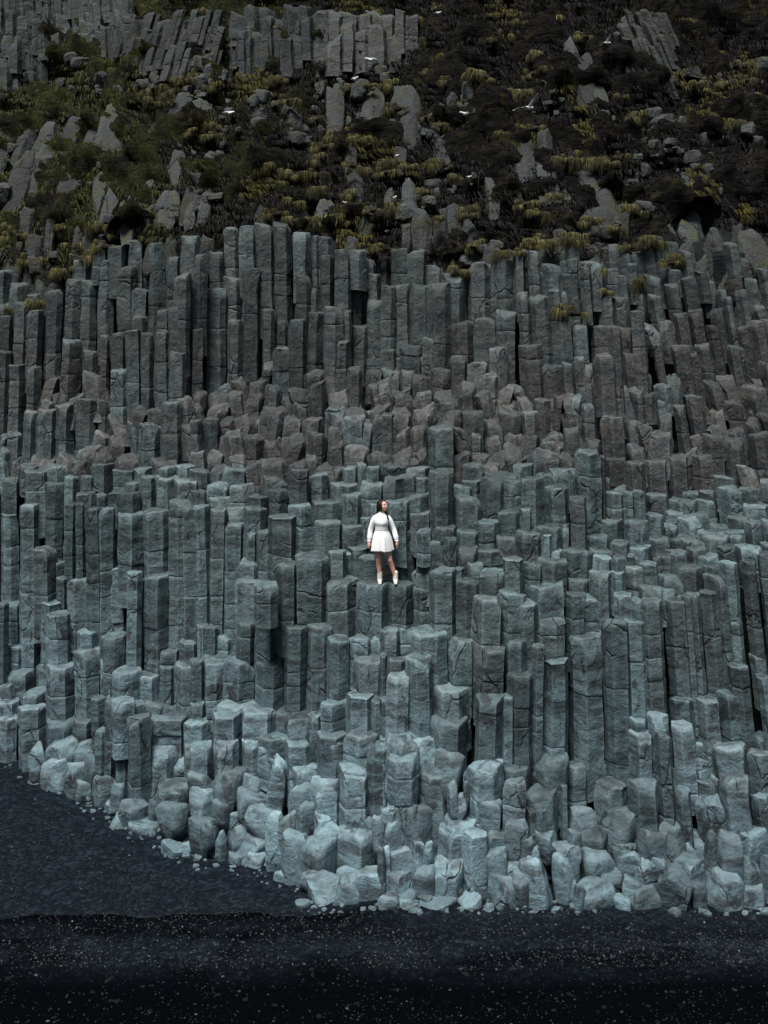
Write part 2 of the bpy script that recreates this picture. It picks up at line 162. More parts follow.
    vm = N.n('ShaderNodeVectorMath', operation='SCALE'); N.l(col, vm.inputs[0]); N.l(r3, vm.inputs['Scale']); col = vm.outputs[0]
    N.l(col, b.inputs['Base Color'])
    N.l(N.ramp(med, .3, .7, rough-.12, rough+.12), b.inputs['Roughness'])
    b.inputs['Specular IOR Level'].default_value = .35
    hgt = N.math('ADD', N.math('MULTIPLY', med, .55), N.math('MULTIPLY', fine, .14))
    hgt = N.math('ADD', hgt, N.math('MULTIPLY', N.noise(p, 13, 5, .6), .25))
    hgt = N.math('ADD', hgt, N.math('MULTIPLY', streak, .35))
    hgt = N.math('SUBTRACT', hgt, N.math('MULTIPLY', crk, .35))
    bp = N.n('ShaderNodeBump'); bp.inputs['Strength'].default_value = .9*bump
    bp.inputs['Distance'].default_value = .11
    N.l(hgt, bp.inputs['Height']); N.l(bp.outputs[0], b.inputs['Normal'])
    return m

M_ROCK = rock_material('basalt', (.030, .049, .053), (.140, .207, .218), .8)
M_LEDGE = rock_material('ledge_basalt', (.018, .020, .020), (.078, .083, .080), .3, bump=1.2)
M_OUT = rock_material('weathered_basalt', (.006, .0072, .0072), (.027, .030, .028), .3, lichen=.6, rough=.85, bump=1.8)  # slope rock, its colour darkened to stand in for weaker light up there
M_CORE = rock_material('cliff_rock', (.012, .015, .015), (.03, .034, .034), .3)
M_CRAG = rock_material('crag_rock', (.005, .0065, .0065), (.025, .031, .033), .2, lichen=.35, rough=.88, bump=1.4)  # crag colour lowered too, dim upper view painted in

def simple(name, colr, rough=.6, colr2=None, scale=8., spec=.4, bump=0., emis=None, sss=0):
    m = bpy.data.materials.new(name); N = Nodes(m)
    out = N.n('ShaderNodeOutputMaterial'); b = N.n('ShaderNodeBsdfPrincipled'); N.l(b.outputs[0], out.inputs[0])
    tc = N.n('ShaderNodeTexCoord')
    f = N.noise(tc.outputs['Object'], scale, 4)
    N.l(N.mix(N.ramp(f, .35, .65), colr, colr2 or tuple(c*.8 for c in colr)), b.inputs['Base Color'])
    b.inputs['Roughness'].default_value = rough; b.inputs['Specular IOR Level'].default_value = spec
    if sss: b.inputs['Subsurface Weight'].default_value = sss; b.inputs['Subsurface Radius'].default_value = (.02, .008, .004)
    if bump:
        bp = N.n('ShaderNodeBump'); bp.inputs['Strength'].default_value = bump; bp.inputs['Distance'].default_value = .01
        N.l(N.noise(tc.outputs['Object'], scale*4, 4), bp.inputs['Height']); N.l(bp.outputs[0], b.inputs['Normal'])
    return m

def attr_material(name, rough=.9, tint=(1, 1, 1)):
    m = bpy.data.materials.new(name); N = Nodes(m)
    out = N.n('ShaderNodeOutputMaterial'); b = N.n('ShaderNodeBsdfPrincipled'); N.l(b.outputs[0], out.inputs[0])
    a = N.n('ShaderNodeAttribute', attribute_name='tone')
    oi = N.n('ShaderNodeObjectInfo')
    col = N.mix(1.0, a.outputs['Color'], tint, 'MULTIPLY')
    hs = N.n('ShaderNodeHueSaturation'); N.l(col, hs.inputs['Color'])
    N.l(N.ramp(oi.outputs['Random'], 0, 1, .65, 1.25), hs.inputs['Value'])
    N.l(hs.outputs[0], b.inputs['Base Color']); b.inputs['Roughness'].default_value = rough
    b.inputs['Specular IOR Level'].default_value = .2
    return m
M_BLADE = attr_material('dry_grass'); M_TUSS = attr_material('tussock_grass')
M_PEB = attr_material('beach_pebble', .6)

def tone(me, cols):            # one colour per face
    a = me.color_attributes.new('tone', 'FLOAT_COLOR', 'CORNER')
    lt = np.zeros(len(me.polygons), dtype=np.int32); me.polygons.foreach_get('loop_total', lt)
    c = np.repeat(np.asarray(cols, dtype=np.float32), lt, axis=0)
    c = np.concatenate([c, np.ones((len(c), 1), np.float32)], 1)
    a.data.foreach_set('color', c.ravel())

# ------------------------------------------------------------------ read the survey
SHORE = [(-600, 748), (0, 762), (28, 775), (70, 795), (110, 825), (150, 842), (190, 862), (250, 872), (300, 890), (345, 906), (1400, 906)]
EDGE = [(-600, 262), (0, 262), (60, 268), (100, 240), (130, 232), (250, 222), (330, 232), (380, 250), (450, 262), (520, 250), (560, 238), (640, 245), (700, 215), (1400, 215)]
def lerp(tab, x): return float(np.interp(x, [t[0] for t in tab], [t[1] for t in tab]))

items = []
for ox, oy, s, txt in SURVEY:
    for it in txt.split(';'):
        p = it.split(); a, b, c, d = [float(v)/s for v in p[1:]]
        items.append(dict(k=p[0], x0=ox+a, x1=ox+b, yt=oy+c, yb=oy+d))
keep = []
for it in items:
    ok = True
    for q in keep:
        ix = min(it['x1'], q['x1']) - max(it['x0'], q['x0']); iy = min(it['yb'], q['yb']) - max(it['yt'], q['yt'])
        if ix > 0 and iy > 0:
            A = (it['x1']-it['x0'])*(it['yb']-it['yt']); B = (q['x1']-q['x0'])*(q['yb']-q['yt'])
            if ix*iy/(A+B-ix*iy) > .5 and not it['k'] == 'F': ok = False; break
    if ok: keep.append(it)
items = keep
foot = [i for i in items if i['k'] == 'F']
items = [i for i in items if i['k'] == 'F' or not any(
    (min(i['x1'], f['x1'])-max(i['x0'], f['x0']))*(min(i['yb'], f['yb'])-max(i['yt'], f['yt'])) >
    .5*(i['x1']-i['x0'])*(i['yb']-i['yt']) and i['x1'] > f['x0'] and i['x0'] < f['x1'] and i['yb'] > f['yt'] and i['yt'] < f['yb'] for f in foot)]
for f in foot: f['yt'] = 585.3

# small stones wherever the survey left a hole
mask = np.zeros((1024, 900), bool)
for it in items:
    mask[max(0, int(it['yt'])):int(it['yb'])+1, max(0, int(it['x0'])+20):int(it['x1'])+21] = True
fill = []
for y in range(250, 905, 5):
    for x in range(0, 768, 5):
        if y > lerp(SHORE, x)-4 or y < lerp(EDGE, x)+14: continue
        if 357 < x < 402 and 490 < y < 586: continue
        if mask[y-4:y+5, max(0, x+16):x+25].mean() > .25: continue
        w = random.uniform(14, 24); h = random.uniform(14, 34)
        if y > 760: h = random.uniform(14, 22)
        cx = x + random.uniform(-2, 2)
        fill.append(dict(k='S' if y < 760 else 'r', x0=cx-w/2, x1=cx+w/2, yt=y-h*.5, yb=y+h*.6))
        mask[int(y-h*.5):int(y+h*.6), int(cx-w/2)+20:int(cx+w/2)+21] = True
allit = items + fill

# ------------------------------------------------------------------ how far away does each stone stand
def stepf(y):
    return .5 if y > 850 else .42 if y > 620 else .9 if y > 440 else .8 if y > 385 else .2
HC = 9.4
def ground_d(y): return FPX*HC/(y-YH)
cliff = sorted([i for i in allit if i['k'] != 'U'], key=lambda i: -i['yb'])
placed = []
for it in cliff:
    cx = (it['x0']+it['x1'])/2; w = it['x1']-it['x0']; D = None
    if it['yb'] >= lerp(SHORE, cx)-17 and it['yb'] > 740:
        D = ground_d(min(max(it['yb'], lerp(SHORE, cx)-7), lerp(SHORE, cx)+3))*(1+.034*min(1, max(0, (350-cx)/60.)))
    else:
        c = []
        for j in placed:
            ov = min(it['x1'], j['x1'])-max(it['x0'], j['x0'])
            if ov > .25*min(w, j['x1']-j['x0']) and it['yb']-14 <= j['yt'] <= it['yb']+40:
                jw = (j['x1']-j['x0'])*j['D']/FPX
                c.append(j['D']+stepf(it['yb'])*min(jw, .75))
        if c: D = max(c)*.6 + (sum(c)/len(c))*.4
        else:
            best = [j for j in placed if abs((j['x0']+j['x1'])/2-cx) < 70 and it['yt']-5 < j['yt'] < it['yb']+120]
            if best: D = sum(j['D'] for j in best)/len(best)+.15
            else: D = ground_d(lerp(SHORE, cx))+(lerp(SHORE, cx)-it['yb'])*.018
        for j in placed:      # a stone seen in front of a longer one
            ix = min(it['x1'], j['x1'])-max(it['x0'], j['x0']); iy = min(it['yb'], j['yb'])-max(it['yt'], j['yt'])
            if ix > 0 and iy > 0 and ix*iy > .55*w*(it['yb']-it['yt']) and j['k'] != 'F':
                D = (min(D, j['D']-.12) if it['yb'] < lerp(SHORE, cx)-20 else D) if it['k'] not in 'Sr' else max(D, j['D']+.1)
    it['D'] = D; placed.append(it)
# ease sideways jumps of the stack
for _ in range(2):
    for it in cliff:
        if it['yb'] > lerp(SHORE, (it['x0']+it['x1'])/2)-12: continue
        nb = [j['D'] for j in cliff if j is not it and abs(j['yb']-it['yb']) < 16 and abs(j['x0']+j['x1']-it['x0']-it['x1']) < 120]
        if nb: it['Dn'] = it['D']*.72+.28*float(np.median(nb))
    for it in cliff:
        if 'Dn' in it: it['D'] = it.pop('Dn')
# whatever is seen rising behind a stone must stand behind it
for n_, it in enumerate(cliff):
    if it['yb'] > lerp(SHORE, (it['x0']+it['x1'])/2)-17 and it['yb'] > 740: continue
    w = it['x1']-it['x0']
    for j in cliff[:n_]:
        ov = min(it['x1'], j['x1'])-max(it['x0'], j['x0'])
        if ov > .15*min(w, j['x1']-j['x0']) and it['yb']-12 <= j['yt'] <= it['yb']+34 and j['yb'] > it['yb']:
            it['D'] = max(it['D'], j['D']+min(.3, .45*(j['x1']-j['x0'])*j['D']/FPX))
for it in cliff:
    if it['k'] in 'Sr':
        cx = (it['x0']+it['x1'])/2
        nb = [j['D'] for j in cliff if j['k'] not in 'Sr' and j['x0']-9 < cx < j['x1']+9 and j['yt']-9 < (it['yt']+it['yb'])/2 < j['yb']+9]
        if nb: it['D'] = max(nb)+.12
foot = [i for i in cliff if i['k'] == 'F']
for it in cliff:
    if it['k'] != 'F' and it['x1'] > 352 and it['x0'] < 418 and 540 < it['yb'] and it['yt'] < 640:
        fd = min(f['D'] for f in foot)
        if it['yt'] > 612: it['D'] = min(it['D'], fd-.05)
        elif it['x1'] > foot[0]['x0']+6 and it['x0'] < foot[1]['x1']-6: it['D'] = max(it['D'], fd+.45)
        else: it['D'] = max(it['D'], fd)
Df = sum(f['D'] for f in foot)/len(foot)
for f in foot: f['D'] = Df
# the woman is 1.66 m tall and 86 px high: that sets the scale of everything
SC = 1.64*FPX/85.0/(Df+.16)
print('D at her feet', Df, 'scale', SC)
HC *= SC
for it in cliff: it['D'] *= SC
Df = foot[0]['D']
def ground_d(y): return FPX*HC/(y-YH)
def X(px, D): return (px-384.)*D/FPX
def Z(py, D): return HC+(YH-py)*D/FPX

# coarse map of distances for the mass of rock behind the stones
GX = np.arange(-280, 1056, 8); GY = np.arange(180, 921, 8)
R = np.full((len(GY), len(GX)), np.nan)
for it in sorted(cliff, key=lambda i: -i['D']):
    w = (it['x1']-it['x0'])*it['D']/FPX
    xs = (GX >= it['x0']) & (GX <= it['x1']); ys = (GY >= it['yt']) & (GY <= it['yb'])
    R[np.ix_(ys, xs)] = it['D']+min(w, .8)*.5+.75
for r in range(len(GY)):
    row = R[r]; ok = ~np.isnan(row)
    if ok.sum() > 3: R[r] = np.interp(GX, GX[ok], row[ok])
for c in range(len(GX)):
    row = R[:, c]; ok = ~np.isnan(row)
    R[:, c] = np.interp(GY, GY[ok], row[ok])
def blur(A, n):
    for _ in range(n):
        P = np.pad(A, 1, 'edge'); A = (P[:-2, 1:-1]+P[2:, 1:-1]+P[1:-1, :-2]+P[1:-1, 2:]+P[1:-1, 1:-1]*2)/6
    return A
R = blur(R, 3)
for r in range(len(GY)-2, -1, -1): R[r] = np.maximum(R[r], R[r+1]+.004)
def Rat(px, py):
    fx = np.clip((px+280)/8., 0, len(GX)-1.001); fy = np.clip((py-180)/8., 0, len(GY)-1.001)
    i, j = int(fx), int(fy); u, v = fx-i, fy-j
    return (R[j, i]*(1-u)+R[j, i+1]*u)*(1-v)+(R[j+1, i]*(1-u)+R[j+1, i+1]*u)*v
edx = np.arange(-600, 1401, 20); edD = np.array([Rat(x, lerp(EDGE, x)+6) for x in edx])
edD = np.convolve(np.pad(edD, 3, 'edge'), np.ones(7)/7, 'valid')
SLOPE = 1.0
def surf(px, py):
    """distance of the hill surface seen at this point of the survey"""
    e = lerp(EDGE, px)
    if py >= e: return Rat(px, py)
    D1 = float(np.interp(px, edx, edD)); z1 = Z(e, D1)
    k = (YH-py)/FPX
    return (z1-HC-SLOPE*D1)/(k-SLOPE)
D_top = surf(384, 0); print('z at rows', [(y, round(HC+(YH-y)*Df/FPX, 2)) for y in (250, 400, 585, 700, 850)]);print('D slope', surf(384, 230), D_top, 'HC', HC)

# ------------------------------------------------------------------ stones
NP = 30
def nz(P, f, off=0.): return np.array([mnoise.noise((p[0]*f+off, p[1]*f-off, p[2]*f+off*.7)) for p in P])

def stone(w, d, h, seed, rnd=1, lean=0., tilt=.18, cuts=2, joints=True, flat=False, top_zone=None, rough=1.):
    """an irregular five to seven sided basalt prism: bent sides, joints, worn and broken top"""
    g = np.random.default_rng(seed)
    n = g.choice([5, 6, 6, 6, 7]); a = (np.arange(n)+g.uniform(-.2, .2, n))/n*2*math.pi+(g.uniform(0, 2*math.pi) if g.random() < .3 else -math.pi/2+math.pi/n+g.uniform(-.22, .22))
    r = 1+g.uniform(-.13, .13, n)
    cx, cy = np.cos(a)*r, np.sin(a)*r
    P = []
    per = NP
    seg = np.hypot(np.roll(cx, -1)-cx, np.roll(cy, -1)-cy); cum = np.concatenate([[0], np.cumsum(seg)])
    # corner vertices kept, two close neighbours beside each, the rest spread along the sides
    ts = []
    for i in range(n):
        L = seg[i]; k = per//n - 1
        ts += [cum[i], cum[i]+.07*L] + [cum[i]+L*(.07+.86*(j+1)/(k)) for j in range(k-1)] + [cum[i]+.93*L]
    ts = np.array(ts); ring = np.stack([np.interp(ts, cum, np.append(cx, cx[0])), np.interp(ts, cum, np.append(cy, cy[0]))], 1)
    for _ in range(rnd): ring = (np.roll(ring, 1, 0)+ring*2+np.roll(ring, -1, 0))/4
    mn, mx = ring.min(0), ring.max(0); ring = (ring-(mn+mx)/2)/(mx-mn)*np.array([w, d])
    m = len(ring)
    bev = min(.032, w*.055)*g.uniform(.7, 1.4)*(1 if rnd < 3 else 1.6)
    dz = max(.10, h/34.)
    zs = list(np.arange(0, h-bev*1.2, dz)); jz = []
    if joints:
        z = g.uniform(.25, 1.6)
        while z < h-.18:
            jz.append(h-z); z += g.uniform(.35, 2.0)
        for q in jz: zs += [q-.03, q-.009, q, q+.009, q+.03]
    zs = sorted([z for z in zs if 0 <= z < h-bev*1.2])
    zs = [z for i, z in enumerate(zs) if i == 0 or z-zs[i-1] > .006]
    rings = []; bendx, bendy = g.uniform(-.03, .03, 2)*w; off = g.uniform(0, 50)
    segoff = {}
    for z in zs:
        sc = 1.; si = sum(1 for q in jz if q > z)
        if si not in segoff: segoff[si] = (g.uniform(-.014, .014), g.uniform(-.014, .014), 1+g.uniform(-.022, .022))
        so = segoff[si]
        for q in jz: sc -= .07*math.exp(-((z-q)/.011)**2)*min(1, .35/w)
        sc *= so[2]*(1+.03*math.sin(z*2.1/w*.5+off))
        b = math.sin(z/max(h, .1)*3.1)
        rings.append(np.column_stack([ring*sc+np.array([bendx*b+so[0]*w, bendy*b+so[1]*w]), np.full(m, z)]))
    last = segoff.get(0, (0, 0, 1)); o0 = np.array([last[0]*w, last[1]*w]); s0 = last[2]
    for sc, z in ((1., h-bev), (1-.3*bev/w*2, h-bev*.3), (1-bev/w*2, h)):
        rings.append(np.column_stack([ring*sc*s0+o0, np.full(m, z)]))
    bowl = g.uniform(-.03, .04)*w
    for sc in (.66, .36, .12):
        rings.append(np.column_stack([ring*sc*(1-bev/w*2)+o0, np.full(m, h+bowl*(1-sc*sc) if not flat else h)]))
    V = np.concatenate(rings); nr = len(rings)
    tx, ty = (g.uniform(-tilt, tilt), g.uniform(-tilt*.2, tilt)) if not flat else (0, 0)
    wt = np.clip((V[:, 2]-(h-min(w, h)*.9))/(min(w, h)*.9), 0, 1)
    V[:, 2] += wt*(V[:, 0]*tx+V[:, 1]*ty)
    # broken corners
    nc = 0 if flat else cuts
    zc = h-min(w*.5, h*.4)
    for _ in range(nc):
        ph = g.uniform(0, 2*math.pi); el = g.uniform(.25, 1.15)
        nv = np.array([math.cos(ph)*math.cos(el), math.sin(ph)*math.cos(el), math.sin(el)])
        q = V-np.array([0, 0, zc]); s = q@nv; top = s.max()
        lim = top*g.uniform(.70, .93); over = np.maximum(0, s-lim)
        V -= over[:, None]*nv*.97
    amp = .030*w*rough
    f1 = 1.5/w; Q = V*np.array([1, 1, .55])
    n1 = nz(Q, f1, off); n2 = nz(V, 4.3/w, off+9); n3 = nz(V, 11/w, off+3)
    c = V[:, :2]; rad = c/np.maximum(np.hypot(c[:, 0], c[:, 1]), .02)[:, None]
    side = np.clip(np.hypot(c[:, 0], c[:, 1])/(.4*w), 0, 1)
    disp = amp*1.7*n1+amp*.7*n2+amp*.35*n3
    V[:, :2] += rad*(disp*side)[:, None]
    if not flat: V[:, 2] += wt*(amp*.9*n2+amp*.5*n3+amp*n1)
    wj = nz(V*np.array([1, 1, .6]), .9/w, off+21); V[:, 2] += .13*w*wj*(1-wt)
    V[:, 0] += -lean*(V[:, 2]-h)/max(h, .01)
    faces = []
    for i in range(nr-1):
        for j in range(m):
            k = (j+1) % m; faces.append((i*m+j, i*m+k, (i+1)*m+k, (i+1)*m+j))
    V = np.vstack([V, V[-m:].mean(0)]); ci = len(V)-1
    for j in range(m): faces.append(((nr-1)*m+j, (nr-1)*m+(j+1) % m, ci))
    faces.append(tuple(range(m-1, -1, -1)))
    return V, faces

def boulder(w, d, h, seed, e=.55, cuts=7, smooth=1, amp=.05):
    """a worn boulder: a bulging box shape with planes knocked off it"""
    g = np.random.default_rng(seed); nu, nv = (34, 18) if seed < 5000 else (16, 9); V = []
    sp = lambda t, p: math.copysign(abs(t)**p, t)
    e1, e2 = g.uniform(.8, 1.2)*e, g.uniform(.8, 1.2)*e
    for i in range(1, nv):
        th = -math.pi/2+math.pi*i/nv
        for j in range(nu):
            ph = 2*math.pi*j/nu
            V.append((sp(math.cos(th), e1)*sp(math.cos(ph), e2), sp(math.cos(th), e1)*sp(math.sin(ph), e2), sp(math.sin(th), e1)))
    V = np.array(V)
    a = g.uniform(0, math.pi); ca, sa = math.cos(a), math.sin(a)
    V[:, :2] = V[:, :2]@np.array([[ca, -sa], [sa, ca]])
    for _ in range(cuts):
        nv_ = g.normal(size=3); nv_[2] *= .8; nv_ /= np.linalg.norm(nv_)
        s = V@nv_; lim = s.max()*g.uniform(.62, .88); V -= np.maximum(0, s-lim)[:, None]*nv_*.95
    off = g.uniform(0, 60)
    L = np.linalg.norm(V, axis=1)[:, None]; U = V/L
    V += U*(amp*1.6*nz(V, 1.3, off)+amp*.8*nz(V, 3.2, off)+amp*.35*nz(V, 8, off))[:, None]
    G = V.reshape(nv-1, nu, 3)
    for _ in range(smooth):
        G2 = (np.roll(G, 1, 1)+np.roll(G, -1, 1)+2*G)/4
        G2[1:-1] = (G2[:-2]+G2[2:]+2*G2[1:-1])/4; G = G2
    V = G.reshape(-1, 3)
    tilt = g.uniform(-.25, .25); V[:, 2] += V[:, 0]*tilt
    mn, mx = V.min(0), V.max(0); V = (V-(mn+mx)/2)/(mx-mn)*np.array([w, d, h]); V[:, 2] += h/2
    F = []
    for i in range(nv-2):
        for j in range(nu):
            k = (j+1) % nu; F.append((i*nu+j, i*nu+k, (i+1)*nu+k, (i+1)*nu+j))
    V = np.vstack([V, V[:nu].mean(0), V[-nu:].mean(0)]); b, t = len(V)-2, len(V)-1
    for j in range(nu):
        k = (j+1) % nu; F.append((b, k, j)); F.append((t, (nv-2)*nu+j, (nv-2)*nu+k))
    return V, F

def leanf(x, y):
    if y < 420 and x > 640: return .17
    if y < 420 and x > 520: return .07
    if x > 600: return .02+.10*(x-600)/168.
    if x < 110 and y < 420: return -.03
    return random.uniform(-.02, .02)

ORD = 'first second third fourth fifth sixth seventh eighth ninth tenth eleventh twelfth thirteenth fourteenth fifteenth sixteenth seventeenth eighteenth nineteenth twentieth'.split()
TENS = {2: 'twenty', 3: 'thirty', 4: 'forty', 5: 'fifty', 6: 'sixty', 7: 'seventy'}
def ordinal(i):     # 1-based
    if i <= 20: return ORD[i-1]
    t, u = divmod(i, 10)
    return (TENS[t][:-1]+'ieth') if u == 0 else TENS[t]+'-'+ORD[u-1]

for i, it in enumerate(cliff+[q for q in allit if q['k'] == 'U']):
    w, h = it['x1']-it['x0'], it['yb']-it['yt']
    it['asp'] = h/w
    it['area'] = w*h
    k = it['k']
    it['kind'] = {'F': 'basalt_column', 'R': 'boulder', 'r': 'small', 'S': 'small', 'U': 'outcrop_rock'}.get(k) or ('basalt_column' if h/w > 1.25 else 'basalt_block')

named = {'basalt_column': [], 'basalt_block': [], 'boulder': [], 'outcrop_rock': []}
for it in cliff+[q for q in allit if q['k'] == 'U']:
    if it['kind'] in named: named[it['kind']].append(it)
for k in ('basalt_column', 'basalt_block'):
    L = sorted(named[k], key=lambda q: -q['area'] - (1e6 if q['k'] == 'F' else 0))
    for q in L[300:]: q['kind'] = 'small'
    named[k] = L[:300]
print({k: len(v) for k, v in named.items()}, 'small', sum(1 for q in cliff if q['kind'] == 'small'))

smallV, smallF = [], []; nsm = 0
def build(it, idx):
    global nsm
    k = it['k']; w = it['x1']-it['x0']; h = it['yb']-it['yt']; cx = (it['x0']+it['x1'])/2
    g = random.Random(idx*13+5)
    if k == 'U':
        D = surf(cx, min(it['yb'], 925)) - .15; it['D'] = D
        W = w*D/FPX; d = W*g.uniform(.75, 1.0)
        Hh = h*D/FPX; ext = .25*Hh+.3
        ext += .35; V, F = (boulder(W*1.2, W*1.1, Hh*1.05+ext, idx, e=.55, cuts=14, smooth=0, amp=.10) if (h/w < 1.7 or it['yt'] < 195) else
                stone(W, d, Hh+ext, idx, rnd=1, tilt=.5, cuts=4, joints=False, rough=2.2, lean=g.uniform(-.1, .1)*W))
        V[:, 1] += (V[:, 2]-ext)*(.75 if it['yt'] < 205 else .3)
        zt = Z(it['yt'], D+d*.4+Hh*.5); mat = M_OUT; sharp = 32
    elif k in 'Rr':
        D = it['D']; W = w*D/FPX*1.15; d = min(W*.95, 1.1)
        Hh = h*D/FPX*1.08; ext = .22
        V, F = boulder(W, d, Hh+ext, idx, e=g.uniform(.34, .48), cuts=12, smooth=1, amp=.06)
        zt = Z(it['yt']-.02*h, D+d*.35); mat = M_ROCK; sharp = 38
    else:
        D = it['D']; ln = leanf(cx, it['yt']) if k != 'F' else 0
        lw = abs(ln)*h
        W = max(w-lw, w*.6)*D/FPX*1.06; d = min(max(W*1.05, .35), .95)
        if k == 'F': d = .62
        ext = {'C': .7, 'B': .5, 'F': .5, 'S': .4}[k]
        if it['yt'] > 620: ext = .6
        if it['yt'] < 420 and cx > 600: ext = .35
        Hh = h*D/FPX+ext
        if it['yt'] > 730: rnd, rough, cuts = 1, 1.4, 4
        elif it['yt'] > 560: rnd, rough, cuts = 0, .75, 1+(idx % 3 == 0)
        elif it['yt'] < 450: rnd, rough, cuts = 0, 1.25, 3
        else: rnd, rough, cuts = 0, .8, 1+(idx % 2)
        ledge = (356 < it['yt'] < 462 and k in 'BS' and cx < 610) or (cx >= 590 and 300 < it['yt'] < 470)
        if ledge and k != 'C': rough, cuts = 1.8, 6
        tl = (.45 if ledge and k != 'C' else .07 if k == 'C' else .12)
        V, F = stone(W, d, Hh, idx, rnd=rnd, lean=ln*Hh, tilt=tl+(.14 if it['yt'] < 450 else 0), cuts=cuts, flat=(k == 'F'), rough=rough)
        if ledge and k in 'BS': V[:, :2] = V[:, :2]+np.array([g.uniform(-.3, .3), g.uniform(-.05, .25)])*(V[:, 2:3]-Hh*.6)
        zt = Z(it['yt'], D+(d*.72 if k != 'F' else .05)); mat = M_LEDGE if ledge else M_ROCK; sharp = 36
    z0 = zt-V[:, 2].max() if k != 'F' else zt-Hh
    x0 = X(cx, D+d*.5)-(ln*Hh*0.5 - ln*ext if k in 'CBS' else 0)
    loc = (x0, D+d/2, z0)
    it['V'], it['F'] = V, F
    it['loc'] = loc; it['ztop'] = zt; it['W'] = W; it['H'] = Hh
    if it['kind'] == 'small':
        smallV.append(V+np.array(loc)); smallF.extend([tuple(v+nsm for v in f) for f in F]); nsm += len(V); return
    me = make_mesh(it['kind'], V, F, mat, sharp=sharp)
    it['o'] = link(it['kind'], me, loc=loc)

for idx, it in enumerate(cliff+[q for q in allit if q['k'] == 'U']): build(it, idx)
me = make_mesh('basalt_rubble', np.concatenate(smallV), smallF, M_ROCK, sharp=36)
tag(link('basalt_rubble', me), 'small broken basalt stumps and chips wedged between the larger columns and boulders', 'rubble', kind='stuff')

# the cliff goes on beyond the part described stone by stone
eV, eF, n = [], [], 0
for it in cliff:
    if it['k'] == 'F': continue
    cx = (it['x0']+it['x1'])/2
    for edge, on in ((-8, cx < 210), (776, cx > 558)):
        if not on: continue
        L = np.array(it['loc']); L[0] = 2*X(edge, it['loc'][1])-L[0]+(-.25 if edge < 0 else .25)
        V = it['V']*np.array([-1, 1, 1])+L; eV.append(V); eF.extend([tuple(q+n for q in reversed(f)) for f in it['F']]); n += len(V)
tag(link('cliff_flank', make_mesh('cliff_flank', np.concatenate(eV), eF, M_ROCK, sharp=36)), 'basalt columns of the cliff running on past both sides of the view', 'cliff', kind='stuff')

# ---- labels: tier by the height of the top beside the woman, then counted from the left
TIERS = [(262, 'topmost tier touching the grassy slope'), (300, 'upper wall just under the grass'),
         (345, 'middle of the upper wall'), (392, 'foot of the upper wall'), (430, 'rubble terrace high above the woman'),
         (465, 'terrace tier above the woman'), (497, 'tier just above her head'), (525, 'tier topping out at her chest'),
         (553, 'tier topping out at her hem'), (583.5, 'tier topping out at her shins'), (612, 'tier just under her boots'),
         (645, 'tier half a body below her boots'), (680, 'tier one body below her boots'),
         (715, 'lower tier above the worn foot'), (760, 'low tier just above the boulders'),
         (800, 'upper boulder band'), (850, 'middle boulder band'), (2000, 'bottom row on the black beach')]
UT = [(90, 'below the dark crag, high on the slope'), (125, 'in the upper grassy slope'), (160, 'in the middle grassy slope'),
      (190, 'in the lower grassy slope'), (212, 'low on the slope above the columns'), (2000, 'along the grassy rim of the columns')]
def adj(it):
    out = []
    if it['kind'] == 'basalt_column': out.append('tall slender' if it['asp'] > 3.4 else 'long' if it['asp'] > 2.3 else 'short')
    elif it['kind'] == 'boulder': out.append('large rounded' if it['area'] > 1100 else 'small rounded' if it['area'] < 450 else 'rounded')
    else: out.append('broad squat' if it['asp'] < .75 else 'large' if it['area'] > 700 else 'small' if it['area'] < 350 else 'angular')
    return out[0]
NOUN = {'basalt_column': 'basalt column', 'basalt_block': 'basalt block', 'boulder': 'wave-worn boulder', 'outcrop_rock': 'weathered rock'}
GROUP = {'basalt_column': 'basalt columns of the sea cliff', 'basalt_block': 'basalt blocks stepping up the cliff',
         'boulder': 'wave-worn boulders at the foot of the cliff', 'outcrop_rock': 'weathered rocks in the grassy slope'}
for kind, L in named.items():
    tiers = UT if kind == 'outcrop_rock' else TIERS
    lo = -1e9
    for hi, nm in tiers:
        row = sorted([q for q in L if lo <= q['yt'] < hi], key=lambda q: q['x0']+q['x1'])
        for i, q in enumerate(row):
            if q['k'] == 'F': lab = 'flat-topped basalt column under the woman\'s %s boot' % ('left-hand' if q['x0'] < 380 else 'right-hand')
            elif kind == 'outcrop_rock': lab = '%s grey rock %s, %s from the left' % (adj(q), nm, ordinal(i+1))
            else: lab = '%s grey %s, %s from left, %s' % (adj(q), NOUN[kind], ordinal(i+1), nm)
            tag(q['o'], lab, {'basalt_column': 'rock column', 'basalt_block': 'rock block', 'boulder': 'boulder', 'outcrop_rock': 'rock'}[kind], GROUP[kind])
        lo = hi
for q in named['basalt_column']: q['o']['kind'] = 'thing'

# ------------------------------------------------------------------ the hill: one sheet behind the stones and up the slope
us = np.arange(-300, 1070, 4.5); vs = np.concatenate([np.arange(-330, lerp(EDGE, 384)+20, 3.6), np.arange(250, 930, 10.0)])
vs = np.array(sorted(set(vs)))
HV = np.zeros((len(vs), len(us), 3))
for i, v in enumerate(vs):
    for j, u in enumerate(us):
        ve = min(v, lerp(SHORE, u)-5); D = surf(u, ve)
        HV[i, j] = (X(u, D), D, Z(ve, D)-(v-ve)*.03)
P = HV.reshape(-1, 3)
amp = np.clip(np.array([[(lerp(EDGE, u)+26-v)/26. for u in us] for v in vs]), 0, 1).reshape(-1)
hum = np.array([mnoise.fractal((p[0]*.55, p[2]*.75, p[1]*.2), .8, 2.1, 5) for p in P])
hum2 = np.array([mnoise.ridged_multi_fractal((p[0]*.9+4, p[2]*1.6, 3.3), .9, 2.1, 4, 1., 2.) for p in P])
